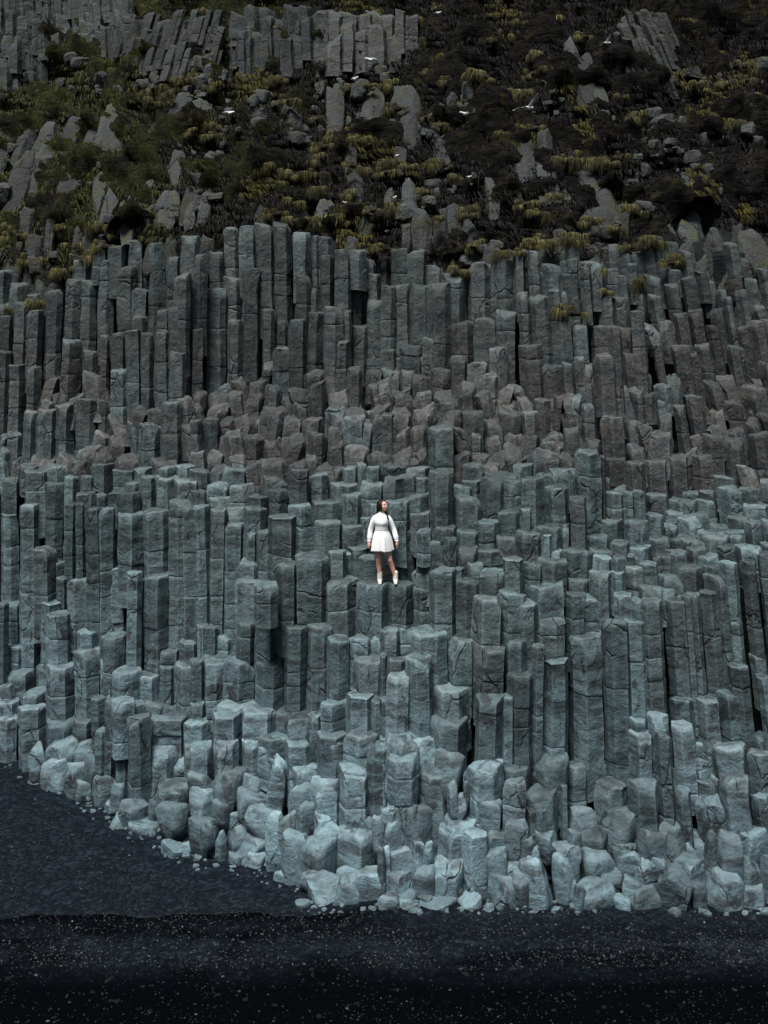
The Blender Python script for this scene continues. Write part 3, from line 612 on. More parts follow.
hum3 = np.array([mnoise.fractal((p[0]*1.9, p[2]*2.6, 8.8), .8, 2.1, 3) for p in P])
d_ = amp*(hum*.95+hum2*.28+hum3*.42-.3)
HV = P.copy(); HV[:, 1] -= d_*.8; HV[:, 2] += d_*.5
nu, nv = len(us), len(vs)
F = [(i*nu+j, (i+1)*nu+j, (i+1)*nu+j+1, i*nu+j+1) for i in range(nv-1) for j in range(nu-1)]
m = bpy.data.materials.new('hillside'); N = Nodes(m)
out = N.n('ShaderNodeOutputMaterial'); b = N.n('ShaderNodeBsdfPrincipled'); N.l(b.outputs[0], out.inputs[0])
geo = N.n('ShaderNodeNewGeometry'); sep = N.n('ShaderNodeSeparateXYZ'); N.l(geo.outputs['Position'], sep.inputs[0])
pos = geo.outputs['Position']
n1 = N.noise(pos, .9, 6, .65, .6); n2 = N.noise(pos, 7, 6, .7); n3 = N.noise(N.mapping(pos, (1.2, 1, 5)), 1.5, 6, .7, 1.)
soil = N.mix(N.ramp(n3, .35, .68), (.0010, .0010, .0009), (.019, .018, .0172))
gm = N.math('MULTIPLY', N.ramp(sep.outputs[0], 2., -7.), N.ramp(n1, .40, .56))
soil = N.mix(N.math('MULTIPLY', gm, .85), soil, N.mix(N.ramp(n2, .3, .7), (.010, .013, .005), (.044, .050, .019)))
ym = N.ramp(N.noise(pos, 1.6, 5, .65, .5), .56, .66)
soil = N.mix(N.math('MULTIPLY', ym, .55), soil, N.mix(N.ramp(n2, .3, .7), (.015, .014, .005), (.06, .053, .018)))
ZE = Z(262, float(np.interp(384, edx, edD)))
at = N.n('ShaderNodeAttribute', attribute_name='rocky')
rockc = N.mix(N.ramp(n2, .3, .7), (.008, .010, .010), (.022, .026, .027))  # rock behind the stones painted near black so gaps read as shade
col = N.mix(at.outputs['Fac'], soil, rockc)
N.l(col, b.inputs['Base Color']); b.inputs['Roughness'].default_value = .95; b.inputs['Specular IOR Level'].default_value = .0155
bp = N.n('ShaderNodeBump'); bp.inputs['Strength'].default_value = .9; bp.inputs['Distance'].default_value = .3
N.l(N.math('ADD', N.math('MULTIPLY', n3, .6), N.math('MULTIPLY', n2, .4)), bp.inputs['Height']); N.l(bp.outputs[0], b.inputs['Normal'])
me = make_mesh('hillside', HV, F, m)
ra = me.attributes.new('rocky', 'FLOAT', 'POINT'); ra.data.foreach_set('value', (1-amp).astype(np.float32))
tag(link('hillside', me), kind='structure')

# ------------------------------------------------------------------ black beach
def crest(x):      # near berm: its far lip, in metres from the camera
    return ground_d(905)-.2+.10*math.sin(x*.9)+.05*math.sin(x*2.3+1)+.04*math.sin(x*5.1)-max(0, -x-2.5)*.05
gx = np.concatenate([np.linspace(-60, -12, 16), np.arange(-11.6, 11.6, .16), np.linspace(12, 60, 16)])
gy = np.concatenate([np.linspace(-60, 8, 18), np.arange(8.5, ground_d(740)+2, .14), np.linspace(ground_d(740)+2.5, 45, 8)])
BV = np.zeros((len(gy), len(gx), 3))
for i, y in enumerate(gy):
    for j, x in enumerate(gx):
        c = crest(x); fade = min(1, max(0, (-x-.1)/1.6))
        t = min(1, max(0, (y-c)/.35)); t = t*t*(3-2*t)
        z = -.32*t*fade+.05*mnoise.noise((x*.35, y*.35, 1))+.018*mnoise.noise((x*1.9, y*1.9, 5))
        z += .05*math.exp(-((y-c+.25)/.3)**2)*fade
        BV[i, j] = (x, y, z)
BV[:, :, 2] -= .05
ny, nx = len(gy), len(gx)
F = [(i*nx+j, i*nx+j+1, (i+1)*nx+j+1, (i+1)*nx+j) for i in range(ny-1) for j in range(nx-1)]
m = bpy.data.materials.new('black_sand'); N = Nodes(m)
out = N.n('ShaderNodeOutputMaterial'); b = N.n('ShaderNodeBsdfPrincipled'); N.l(b.outputs[0], out.inputs[0])
geo = N.n('ShaderNodeNewGeometry'); pos = geo.outputs['Position']; sep = N.n('ShaderNodeSeparateXYZ'); N.l(pos, sep.inputs[0])
CY = ground_d(905)-.2
far = N.ramp(sep.outputs[1], CY+.0, CY+.5)                                   # grey shingle behind the lip
strip = N.math('MULTIPLY', N.ramp(sep.outputs[1], ground_d(985), ground_d(945)), N.ramp(sep.outputs[1], ground_d(916), ground_d(938)))
wob = N.noise(N.mapping(pos, (.5, 1.2, 1)), 1.2, 4, .6, .5)
strip = N.math('MULTIPLY', strip, N.ramp(wob, .32, .62))
right = N.math('MULTIPLY', N.ramp(sep.outputs[0], -.8, .6), N.ramp(sep.outputs[1], ground_d(960), ground_d(915)))
shing = N.math('MAXIMUM', far, N.math('MAXIMUM', strip, N.math('MULTIPLY', right, .9)))
vor = N.n('ShaderNodeTexVoronoi'); vor.inputs['Scale'].default_value = 15.; N.l(pos, vor.inputs['Vector'])
sv = N.n('ShaderNodeSeparateColor'); N.l(vor.outputs['Color'], sv.inputs[0])
grain = N.noise(pos, 60, 3, .7); med = N.noise(N.mapping(pos, (1, 2.2, 1)), 2.4, 5, .65, .4)
base = N.mix(N.ramp(grain, .4, .7), (.0003, .0006, .0011), (.0013, .0021, .0036))
peb = N.mix(N.math('POWER', sv.outputs[0], 2.6), (.006, .009, .0125), (.021, .030, .041))
wet = N.ramp(med, .38, .62)
peb = N.mix(N.math('MULTIPLY', wet, .62), peb, (.005, .007, .010))
col = N.mix(shing, base, peb)
sp = N.math('GREATER_THAN', sv.outputs[1], .985)
col = N.mix(N.math('MULTIPLY', sp, .03), col, (.30, .32, .33))
N.l(col, b.inputs['Base Color']); N.l(N.ramp(med, .35, .65, .55, .9), b.inputs['Roughness']); b.inputs['Specular IOR Level'].default_value = .015
bp = N.n('ShaderNodeBump'); bp.inputs['Strength'].default_value = .8; bp.inputs['Distance'].default_value = .03
N.l(N.math('ADD', N.math('MULTIPLY', vor.outputs['Distance'], -.5), N.math('ADD', grain, N.math('MULTIPLY', med, 1.2))), bp.inputs['Height'])
N.l(bp.outputs[0], b.inputs['Normal'])
me = make_mesh('black_beach', BV.reshape(-1, 3), F, m); beach = tag(link('black_beach', me), kind='structure')
def beach_z(x, y):
    c = crest(x); fade = min(1, max(0, (-x-.1)/1.6)); t = min(1, max(0, (y-c)/.35)); t = t*t*(3-2*t)
    return -.05-.32*t*fade+.05*mnoise.noise((x*.35, y*.35, 1))+.018*mnoise.noise((x*1.9, y*1.9, 5))+.05*math.exp(-((y-c+.25)/.3)**2)*fade
# cobbles and broken chips banked against the foot of the rocks
VV, FF, n = [], [], 0; g = random.Random(21)
while n < 260:
    px = g.uniform(-20, 790); py = lerp(SHORE, px)+g.uniform(-12, 9)*(1 if px > 330 else .8)
    D = FPX*(HC+(.37 if px < 300 else .05))/(py-YH); r = min(.14, g.lognormvariate(math.log(.05), .45))
    V, F = boulder(r*g.uniform(1.2, 2), r*1.4, r*g.uniform(.8, 1.2), 7000+n, e=.5, cuts=8, smooth=0, amp=.08)
    x = X(px, D); V = V+np.array([x, D, beach_z(x, D)-r*.35]); o = sum(len(v) for v in VV); VV.append(V); FF += [tuple(i_+o for i_ in f) for f in F]; n += 1
tag(link('cobbles', make_mesh('cobbles', np.concatenate(VV), FF, M_ROCK, sharp=32)), 'small grey cobbles and chips half buried along the foot of the cliff', 'cobbles', kind='stuff')
# loose shingle
tv = [(1, 0, 0), (-1, 0, 0), (0, 1, 0), (0, -1, 0), (0, 0, 1), (0, 0, -1)]
tf = [(0, 2, 4), (2, 1, 4), (1, 3, 4), (3, 0, 4), (2, 0, 5), (1, 2, 5), (3, 1, 5), (0, 3, 5)]
bmx = bmesh.new(); bmesh.ops.create_icosphere(bmx, subdivisions=1, radius=1)
tv = [tuple(v.co) for v in bmx.verts]; tf = [tuple(v.index for v in f.verts) for f in bmx.faces]; bmx.free()
PV, PF, PC = [], [], []; cnt = 0
g = random.Random(3)
while cnt < 11000:
    py = g.uniform(766, 1030); px = g.uniform(-30, 800)
    if py < lerp(SHORE, px)+1: continue
    dens = .9 if 925 < py < 965 else .2 if py >= 965 else .6
    if py < 908 and px < 340: dens = .75
    if g.random() > dens*(.35+.9*max(0, mnoise.noise((px*.012, py*.03, 2))+.35)): continue
    D = ground_d(py); x, y = X(px, D), D; z = beach_z(x, y)
    r = g.lognormvariate(math.log(.0115), .40); r = min(r, .024)
    a = g.uniform(0, 6.28); sx, sy, sz = r*g.uniform(.8, 1.4), r*g.uniform(.7, 1.1), r*g.uniform(.45, .7)
    ca, sa = math.cos(a), math.sin(a); o = len(PV)
    for v in tv: PV.append((x+v[0]*sx*ca-v[1]*sy*sa, y+v[0]*sx*sa+v[1]*sy*ca, z+v[2]*sz+sz*.35))
    PF.extend([tuple(o+q for q in f) for f in tf])
    t = g.random()**3.2; c = .004+.03*t if (py < 908 and px < 340) else .005+.05*t if py < 965 else .002+.022*t
    if g.random() < .002: c = .15
    PC.extend([(c*.88, c*1.0, c*1.1)]*len(tf)); cnt += 1
me = make_mesh('shingle', PV, PF, M_PEB); tone(me, PC)
tag(link('shingle', me), 'loose dark and pale grey pebbles scattered over the black sand', 'shingle', kind='stuff')
# pale pebbles that stand out, each a thing
PALE = [(13, 859-0), (12, 829), (90, 839), (267, 893), (48, 1017), (149, 953), (36, 972), (196, 1011), (223, 973), (311, 931), (544, 949), (485, 934), (391, 955), (600, 962), (640, 938), (700, 930), (120, 957), (347, 1005), (262, 933), (450, 985)]
for i, (px, py) in enumerate(PALE):
    D = ground_d(py); x = X(px, D); r = g.uniform(.035, .06)
    r *= .5; V, F = boulder(r*2.2, r*1.6, r*1.0, 900+i, e=.9, cuts=3, smooth=2, amp=.05)
    if i == 0: M_PALE = simple('pale_pebble', (.04, .046, .05), .7, (.028, .032, .035), 20)
    o = link('pebble', make_mesh('pebble', V, F, M_PALE), loc=(x, D, beach_z(x, D)-.005))
    it_ = sorted(PALE, key=lambda q: q[0]).index((px, py))
    tag(o, 'pale pebble on the black beach, %s from the left' % ordinal(it_+1), 'pebble', 'pale pebbles lying on the black sand')

# ------------------------------------------------------------------ vegetation
def surf_pt(px, py):
    D = surf(px, py); return Vector((X(px, D), D, Z(py, D)))
# ground cover: matted dead grass and heather hanging down the slope
BVt, BFt, BCt = [], [], []
g = random.Random(11)
import mathutils
kd = mathutils.kdtree.KDTree(len(HV))
for i, p in enumerate(HV): kd.insert(p, i)
kd.balance()
nb = 0
BLADES = 100000
while nb < BLADES:
    px = g.uniform(-60, 830); py = g.uniform(-60, lerp(EDGE, min(max(px, 0), 768))+22)
    p0 = surf_pt(px, py); q, qi, _ = kd.find(p0); 
    if amp[qi] < .3: continue
    q = Vector(q); dens = mnoise.noise((p0.x*.9, p0.z*1.1, 7.7))
    if dens < -.25 and g.random() < .7: continue
    L = g.uniform(.08, .26); sw = 1.6*mnoise.noise((p0.x*.35, p0.z*.5, 4.4))+g.uniform(-.8, .8)+.45
    base = Vector((p0.x, p0.y-(p0.y-q.y if abs(p0.y-q.y) < 1 else 0)+.02, p0.z+(q.z-p0.z if abs(q.z-p0.z) < .6 else 0)))
    out_ = Vector((sw*.6, -1, .25)).normalized(); mid = base+out_*L*.5+Vector((sw*.2*L, 0, .05)); tip = mid+Vector((sw*.5*L, -.25*L, -.75*L))
    wv = Vector((1, g.uniform(-.4, .4), g.uniform(-.3, .3))).normalized()*g.uniform(.006, .016)
    o = len(BVt)
    BVt += [tuple(base-wv), tuple(base+wv), tuple(mid+wv*.9), tuple(mid-wv*.9), tuple(tip)]
    BFt += [(o, o+1, o+2, o+3), (o+3, o+2, o+4)]
    left = max(0, min(1, (260-px)/200.))
    t = g.random(); kk = mnoise.noise((p0.x*.7, p0.z*.8, 2.2))
    if left*.9 > g.random() and kk > -.2: c = (.022+.042*t, .027+.045*t, .009+.016*t)
    elif kk > .28: c = (.032+.060*t, .030+.052*t, .009+.013*t)
    else: v = .003+.036*t*t*t; c = (v, v*.91, v*.88)
    BCt += [c, c]; nb += 1
me = make_mesh('grass_cover', BVt, BFt, M_BLADE, smooth=False); tone(me, BCt)
tag(link('grass_cover', me), 'matted dead grass and low heather hanging down the steep slope', 'grass', kind='stuff')

def tussock_mesh(seed):
    g = random.Random(seed); V, F, C = [], [], []
    # root mound
    bv, bf = boulder(.50, .40, .26, seed, e=.9, cuts=2, smooth=2, amp=.1)
    V += [tuple(v+np.array([0, .05, -.17])) for v in bv]; F += bf; C += [(.016, .014, .009)]*len(bf)
    lobes = [(g.uniform(-.36, .36), g.uniform(-.12, .1), g.uniform(-.24, .10), g.uniform(.35, .85), g.gauss(-math.pi/2, .5)) for _ in range(7)]
    for i in range(620):
        lb = lobes[i % 7]; a = g.gauss(lb[4], .8); rr = g.uniform(.0, .2)*lb[3]
        b = Vector((lb[0]+math.cos(a)*rr*1.1, lb[1]+math.sin(a)*rr*.8, lb[2]+.10+.07*(1-rr/.26)))
        L = lb[3]*g.uniform(.2, .66)*(.75+.5*abs(math.sin(a*2.3+seed))); spread = Vector((math.cos(a)+g.gauss(0, .2), math.sin(a)+g.gauss(0, .2), 0)).normalized()
        p = b; pts = [p]
        for s_ in range(1, 5):
            u = s_/4.; p = b+spread*L*(.36*math.sin(u*1.5))+Vector((0, 0, L*(.16*math.sin(u*2.2)-.95*u*u))); pts.append(p)
        side = spread.cross(Vector((0, 0, 1))).normalized()*g.uniform(.006, .013); o = len(V)
        for s_, p in enumerate(pts[:-1]):
            ww = side*(1-.15*s_); V += [tuple(p-ww), tuple(p+ww)]
        V.append(tuple(pts[-1])); t = g.random(); d = .35+.65*g.random()
        dk = .5+1.1*((i % 7)/6.); c = ((.062+.085*t)*d*dk, (.060+.074*t)*d*dk, (.022+.022*t)*d*dk)
        if g.random() < .3: c = (.03, .027, .018)
        for s_ in range(3): F.append((o+2*s_, o+2*s_+1, o+2*s_+3, o+2*s_+2)); C.append(c)
        F.append((o+6, o+7, o+8)); C.append(c)
    me = make_mesh('grass_tussock', V, F, M_TUSS, smooth=False); tone(me, C); return me
TM = [tussock_mesh(40+i) for i in range(7)]
tl = []
for ox, oy, s, txt in TUSSOCKS:
    for q in txt.split(';'):
        a, b_, w = [float(v)/s for v in q.split()]; tl.append((ox+a, oy+b_, w))
tobj = []
for i, (px, py, w) in enumerate(tl):
    p = surf_pt(px, py+2); q, qi, _ = kd.find(p)
    y = min(p.y, q[1])-.22
    # sit on any outcrop or column top nearer than the slope
    for r in cliff+[z for z in allit if z['k'] == 'U']:
        if r['x0']-2 < px < r['x1']+2 and r['yt']-6 < py < r['yb']: y = min(y, r['loc'][1]-(.25 if r['k'] == 'U' else .1))
    k = y/FPX; S = max(.6, w*k/.72)*random.uniform(.75, 1.25)
    o = link('grass_tussock', TM[i % 7], loc=((px-384)*k, y, HC+(YH-py)*k))
    o.scale = (S*random.uniform(.9, 1.15), S*random.uniform(.8, 1.0), S*random.uniform(.75, 1.0)); o.rotation_euler = (random.uniform(-.1, .2), random.uniform(-.2, .2), random.uniform(-.4, .4))
    tobj.append((px, py, o))
TT = [(30, 'on the highest part of the slope'), (75, 'near the top of the slope'), (95, 'in the upper slope'), (115, 'in the slope at gull height'),
      (140, 'in the middle of the slope'), (165, 'below the middle of the slope'), (185, 'in the lower slope'), (205, 'low on the slope'),
      (225, 'just above the columns'), (3000, 'on the rim of the columns')]
lo = -1e9
for hi, nm in TT:
    row = sorted([t for t in tobj if lo <= t[1] < hi], key=lambda t: t[0])
    for i, t in enumerate(row):
        tag(t[2], 'drooping olive-yellow grass tussock %s, %s from the left' % (nm, ordinal(i+1)), 'grass tussock', 'olive-yellow grass tussocks drooping on the slope')
    lo = hi

# ------------------------------------------------------------------ crags at the top
def crag(name, px0, px1, bot, top, seed, slant=0., cw=9., rows=3):
    """a crag of jointed rock: ranks of slender prisms grown together, each rank behind and above the last"""
    global NP
    keep_np = NP; NP = 18; g = random.Random(seed); VV, FF = [], []; n = 0
    for r in range(rows):
        u = px0+g.uniform(-4, 4)
        while u < px1:
            w = cw*g.uniform(.6, 1.7)
            yb_ = float(np.interp(u, [b[0] for b in bot], [b[1] for b in bot])); span = yb_-top
            y1 = yb_-span*r/rows*g.uniform(.8, 1.1)+g.uniform(-2, 6); y0 = y1-span/rows*g.uniform(1.1, 1.9); y0 = max(y0, top-8)
            D = surf(u, yb_)-.5+r*.22+g.uniform(-.18, .22); W = w*D/FPX*1.25; H = (y1-y0)*D/FPX+.5
            V, F = stone(W, W*1.3, H, seed*1000+n, rnd=0, tilt=.5, cuts=4, joints=True, rough=2.6, lean=slant*H)
            V[:, 1] += V[:, 2]*.22
            V = V+np.array([X(u, D), D+W*.6, Z(y1, D)-.5]); o = sum(len(q) for q in VV)
            VV.append(V); FF += [tuple(q+o for q in f) for f in F]; n += 1; u += w*.8
    NP = keep_np
    return link(name, make_mesh(name, np.concatenate(VV), FF, M_CRAG, sharp=30))
c1 = crag('rock_crag', -140, 128, [(-140, 84), (0, 80), (25, 68), (60, 50), (128, 52)], -30, 3, .10, 9, 5)
tag(c1, 'dark fluted rock crag filling the top left corner', 'crag', 'rock crags along the top of the slope')
c2 = crag('rock_crag', 128, 222, [(90, 52), (140, 50), (180, 66), (226, 62)], 14, 9, -.22, 7, 3)
tag(c2, 'fan-jointed pale grey crag right of the dark hollow', 'crag', 'rock crags along the top of the slope')
c3 = crag('rock_crag', 236, 316, [(226, 62), (318, 56)], 8, 15, .05, 12, 3)
tag(c3, 'blocky grey crag above the standing white gull', 'crag', 'rock crags along the top of the slope')
c4 = crag('rock_crag', 322, 412, [(310, 58), (416, 52)], 14, 21, .0, 12, 2)
tag(c4, 'low cracked grey crag at the top centre', 'crag', 'rock crags along the top of the slope')
c5 = crag('rock_crag', 622, 668, [(618, 72), (676, 78)], 14, 27, .32, 5, 5)
tag(c5, 'dark slanting fluted crag near the top right', 'crag', 'rock crags along the top of the slope')

# broken stones half sunk in the turf between the outcrops
VV, FF, n = [], [], 0; g = random.Random(77)
keep_np = NP
while n < 420:
    px = g.uniform(-10, 778); py = g.uniform(60, lerp(EDGE, px)+8)
    p = surf_pt(px, py); dn = mnoise.noise((p.x*.35+3, p.z*.6, 1.1))+(.25 if px < 230 else 0)+(.35 if px > 560 and py > 190 else 0)
    if dn < .12: continue
    q, qi, _ = kd.find(p); r = g.lognormvariate(math.log(.14), .5); r = min(r, .5)
    V, F = boulder(r*g.uniform(1, 1.9), r*1.5, r*g.uniform(.9, 1.9), 5000+n, e=.5, cuts=9, smooth=0, amp=.10)
    V = V+np.array([p.x, min(p.y, q[1])-.02, p.z-r*.5]); o = sum(len(v) for v in VV); VV.append(V); FF += [tuple(i_+o for i_ in f) for f in F]; n += 1
tag(link('scree', make_mesh('scree', np.concatenate(VV), FF, M_OUT, sharp=30)), 'small broken grey stones half sunk in the turf between the outcrops', 'scree', kind='stuff')

# ------------------------------------------------------------------ birds
M_GW = simple('gull_white', (.78, .79, .78), .7); M_GG = simple('gull_grey', (.30, .33, .36), .7); M_GY = simple('gull_bill', (.6, .42, .1), .4)
def loft(sections, n=14):
    """sections: (centre, rx, rz, axis angle unused) along y"""
    V, F = [], []
    for (c, rx, rz) in sections:
        for j in range(n):
            a = 2*math.pi*j/n; V.append((c[0]+math.cos(a)*rx, c[1], c[2]+math.sin(a)*rz))
    m = len(sections)
    for i in range(m-1):
        for j in range(n):
            k = (j+1) % n; F.append((i*n+j, i*n+k, (i+1)*n+k, (i+1)*n+j))
    F.append(tuple(range(n))); F.append(tuple(range((m-1)*n+n-1, (m-1)*n-1, -1)))
    return V, F
def gull(flying):
    root = bpy.data.objects.new('gull', None); COL.objects.link(root)
    body = [((0, -.215, .035), .006, .006), ((0, -.205, .035), .022, .022), ((0, -.18, .04), .034, .034), ((0, -.15, .035), .032, .033), ((0, -.12, .02), .04, .042),
            ((0, -.06, .0), .062, .06), ((0, .02, -.005), .066, .06), ((0, .10, .0), .05, .042), ((0, .16, .01), .034, .022), ((0, .23, .015), .045, .006), ((0, .24, .015), .04, .003)]
    V, F = loft(body); link('body', make_mesh('gull_body', V, F, M_GW), root)
    V, F = loft([((0, -.215, .033), .007, .008), ((0, -.24, .03), .004, .005), ((0, -.25, .026), .001, .001)], 8); link('bill', make_mesh('gull_bill', V, F, M_GY), root)
    for s in (-1, 1):
        V, F = [], []
        if flying: st = [(.04, .0, .02, .10), (.14, -.03, .09, .095), (.26, -.05, .17, .08), (.38, .0, .20, .055), (.50, .07, .20, .02), (.55, .10, .195, .004)]
        else: st = [(.045, .0, .03, .07), (.066, .03, .02, .075), (.066, .10, .015, .06), (.05, .17, .02, .035), (.03, .25, .028, .01), (.028, .27, .028, .003)]
        for (x, y, z, c) in st:
            if flying: V += [(s*x, y-c*.6, z), (s*x, y, z+.012), (s*x, y+c, z), (s*x, y, z-.006)]
            else: V += [(s*x, y, z+c*.7), (s*(x+.01), y, z), (s*x, y, z-c*.5), (s*(x-.02), y, z)]
        for i in range(len(st)-1):
            for j in range(4):
                k = (j+1) % 4; F.append((i*4+j, i*4+k, (i+1)*4+k, (i+1)*4+j))
        F += [(0, 1, 2, 3), tuple(len(V)-4+q for q in (3, 2, 1, 0))]
        link('wing', make_mesh('gull_wing', V, F, M_GW if flying else M_GG), root)
    if not flying:
        for s in (-1, 1):
            V, F = loft([((s*.02, 0, 0), .005, .005), ((s*.02, .001, 0), .005, .005)], 6)
            V = [(s*.02+.005*math.cos(a), .0+.005*math.sin(a), z) for z in (-.05, -.13) for a in [q*math.pi/3 for q in range(6)]]
            V += [(s*.02-.02, -.045, -.131), (s*.02+.02, -.045, -.131), (s*.02, .01, -.125)]
            F = [(i, (i+1) % 6, 6+(i+1) % 6, 6+i) for i in range(6)]+[(12, 13, 14)]
            link('leg', make_mesh('gull_leg', V, F, M_GY), root)
    return root
def dup(root):
    r = root.copy(); COL.objects.link(r)
    for ch in list(root.children): c = ch.copy(); COL.objects.link(c); c.parent = r
    return r
fly0 = gull(True); sit0 = gull(False); usedf = useds = False
BIRDS = [(371, 60, 's', 1.1, -1.2, 'white gull perched on the ledge below the top crag'), (355, 79, 's', .9, .6, 'small white gull perched below and left of the highest perched gull'),
         (465, 114, 's', 1.0, -1.0, 'white gull perched beside a round rock left of the flying gull'), (397, 156, 's', .6, .4, 'tiny white gull perched at the middle of the slope'),
         (395, 198, 's', .75, .2, 'white gull perched under a tussock low in the centre'), (345, 203, 's', .6, -.5, 'tiny white gull perched low, left of the centre'),
         (469, 177, 's', .5, .7, 'tiny white gull perched low, right of the centre'), (438, 13, 's', .65, 1., 'small white gull perched near the top edge'),
         (529, 108, 'f', 1.0, 2.3, 'white gull flying with raised wings above the split rock'), (607, 43, 'f', .7, 1.9, 'small gull gliding beside the dark slanting crag'),
         (679, 4, 's', .6, .2, 'tiny white gull perched at the top right'), (229, 113, 's', .9, 1.4, 'white gull crouched on the slope left of centre')]
for (px, py, k, S, rz, lab) in BIRDS:
    p = surf_pt(px, py); D = min(p.y-.5, Vector(kd.find(p)[0]).y-.45)
    for r in [z for z in allit if z['k'] == 'U']:
        if r['x0']-2 < px < r['x1']+2 and r['yt']-6 < py < r['yb']: D = min(D, r['loc'][1]-.7)
    if k == 'f': D -= 1.5
    if k == 'f': o = fly0 if not usedf else dup(fly0); usedf = True
    else: o = sit0 if not useds else dup(sit0); useds = True
    kx = D/FPX; o.location = ((px-384)*kx, D, HC+(YH-py)*kx); o.scale = (S*.8,)*3
    o.rotation_euler = ((0, .35, rz) if k == 'f' else (0, 0, rz)); tag(o, lab, 'gull', 'white gulls on and above the slope')

# ------------------------------------------------------------------ the woman in white
M_SKIN = simple('skin', (.66, .38, .31), .5, (.60, .33, .26), 30, sss=.1)
M_DRESS = simple('white_cloth', (.80, .80, .80), .85, (.74, .75, .76), 14, bump=.25)
M_BAND = simple('sheer_cloth', (.72, .73, .75), .85, (.66, .68, .71), 30, bump=.25)
M_HAIR = simple('dark_hair', (.006, .005, .005), .6, (.012, .009, .008), 60, spec=.2)
M_BOOT = simple('cream_leather', (.62, .60, .54), .5, (.55, .52, .46), 20)
M_LIP = simple('lips', (.38, .10, .09), .5); M_EYEW = simple('eye_white', (.75, .75, .74), .3); M_IRIS = simple('iris', (.03, .02, .015), .2)
def capsule(bm, a, b, ra, rb, n=20, flat=(1, 1)):
    a, b = Vector(a), Vector(b); ax = (b-a); L = ax.length; q = ax.to_track_quat('Z', 'Y'); rings = []
    prof = [(-ra*math.cos(t), ra*math.sin(t)) for t in (0.05, .45, .9, 1.3)]+[(0, ra)]+[(L*s, ra+(rb-ra)*s) for s in (.25, .5, .75)]+[(L, rb)]+[(L+rb*math.cos(t), rb*math.sin(t)) for t in (1.3, .9, .45, .05)]
    for z, r in prof:
        rings.append([bm.verts.new(a+q@Vector((r*math.cos(2*math.pi*j/n)*flat[0], r*math.sin(2*math.pi*j/n)*flat[1], z))) for j in range(n)])
    for r0, r1 in zip(rings, rings[1:]):
        for j in range(n): bm.faces.new((r0[j], r0[(j+1) % n], r1[(j+1) % n], r1[j]))
    bm.faces.new(rings[0][::-1]); bm.faces.new(rings[-1])
def ball(bm, c, r, rot=None):
    ret = bmesh.ops.create_uvsphere(bm, u_segments=24, v_segments=16, radius=1)
    for v in ret['verts']:
        p = Vector((v.co.x*r[0], v.co.y*r[1], v.co.z*r[2]))
        if rot: p = rot@p
        v.co = p+Vector(c)
def fuse(name, bm, voxel, mat, parent, smooth=6):
    me = bpy.data.meshes.new(name); bm.to_mesh(me); bm.free(); o = bpy.data.objects.new(name, me); COL.objects.link(o)
    md = o.modifiers.new('r', 'REMESH'); md.mode = 'VOXEL'; md.voxel_size = voxel; md.use_smooth_shade = True
    if smooth: ms = o.modifiers.new('s', 'SMOOTH'); ms.iterations = smooth; ms.factor = .5
    me2 = bpy.data.meshes.new_from_object(o.evaluated_get(bpy.context.evaluated_depsgraph_get()))
    o.modifiers.clear(); o.data = me2; me2.name = name; me2.materials.clear(); me2.materials.append(mat)
    me2.polygons.foreach_set('use_smooth', [True]*len(me2.polygons)); o.parent = parent
    bpy.data.meshes.remove(me); return o
PD = Df+.16
wr = bpy.data.objects.new('person', None); COL.objects.link(wr)
wr.location = (0, PD, foot[0]['ztop'])
tag(wr, 'dark-haired woman in short white long-sleeved dress and pale ankle boots standing on two columns', 'person')
HC_ = Vector((-.025, -.005, 1.505))
HR = mathutils.Matrix.Rotation(math.radians(48), 3, 'Z')@mathutils.Matrix.Rotation(math.radians(-10), 3, 'X')   # face turned to her left and up
hp = lambda x, y, z: tuple(HC_+HR@Vector((x, y, z)))
bm = bmesh.new()
# head: skull, face, jaw, nose, ears
ball(bm, hp(0, .012, .025), (.073, .090, .088), HR); ball(bm, hp(0, -.030, -.025), (.058, .058, .078), HR); ball(bm, hp(0, -.052, -.078), (.030, .028, .026), HR)
capsule(bm, hp(0, -.080, .012), hp(0, -.100, -.022), .008, .012); ball(bm, hp(0, -.092, -.026), (.015, .010, .008), HR)
for s in (-1, 1):
    ball(bm, hp(s*.034, -.060, -.020), (.024, .022, .022), HR); ball(bm, hp(s*.028, -.078, .034), (.022, .010, .008), HR); ball(bm, hp(s*.073, .010, -.008), (.008, .018, .030), HR)
capsule(bm, (-.045, .012, 1.33), (-.03, .005, 1.44), .050, .046)
# torso, hips
ball(bm, (-.048, .01, 1.20), (.130, .088, .15)); ball(bm, (-.048, .01, 1.08), (.102, .080, .14)); ball(bm, (-.045, .015, .90), (.135, .105, .13))
capsule(bm, (-.15, .01, 1.27), (.05, .01, 1.27), .036, .036)
for s in (-1, 1): ball(bm, (-.048+s*.055, -.05, 1.20), (.040, .035, .045))
# legs
HIPS = [(-.12, .01, .88), (.045, .01, .88)]; KNEE = [(-.108, -.02, .475), (.112, -.03, .465)]; ANK = [(-.082, .02, .13), (.222, .02, .12)]
for h_, k_, a_ in zip(HIPS, KNEE, ANK):
    capsule(bm, h_, k_, .074, .050); mid = Vector(k_).lerp(Vector(a_), .32)+Vector((0, .018, 0)); capsule(bm, k_, mid, .050, .052); capsule(bm, mid, a_, .052, .034)
    ball(bm, tuple(Vector(k_)+Vector((0, -.022, .0))), (.036, .03, .04))
    capsule(bm, a_, (a_[0], a_[1]-.02, .06), .026, .02)
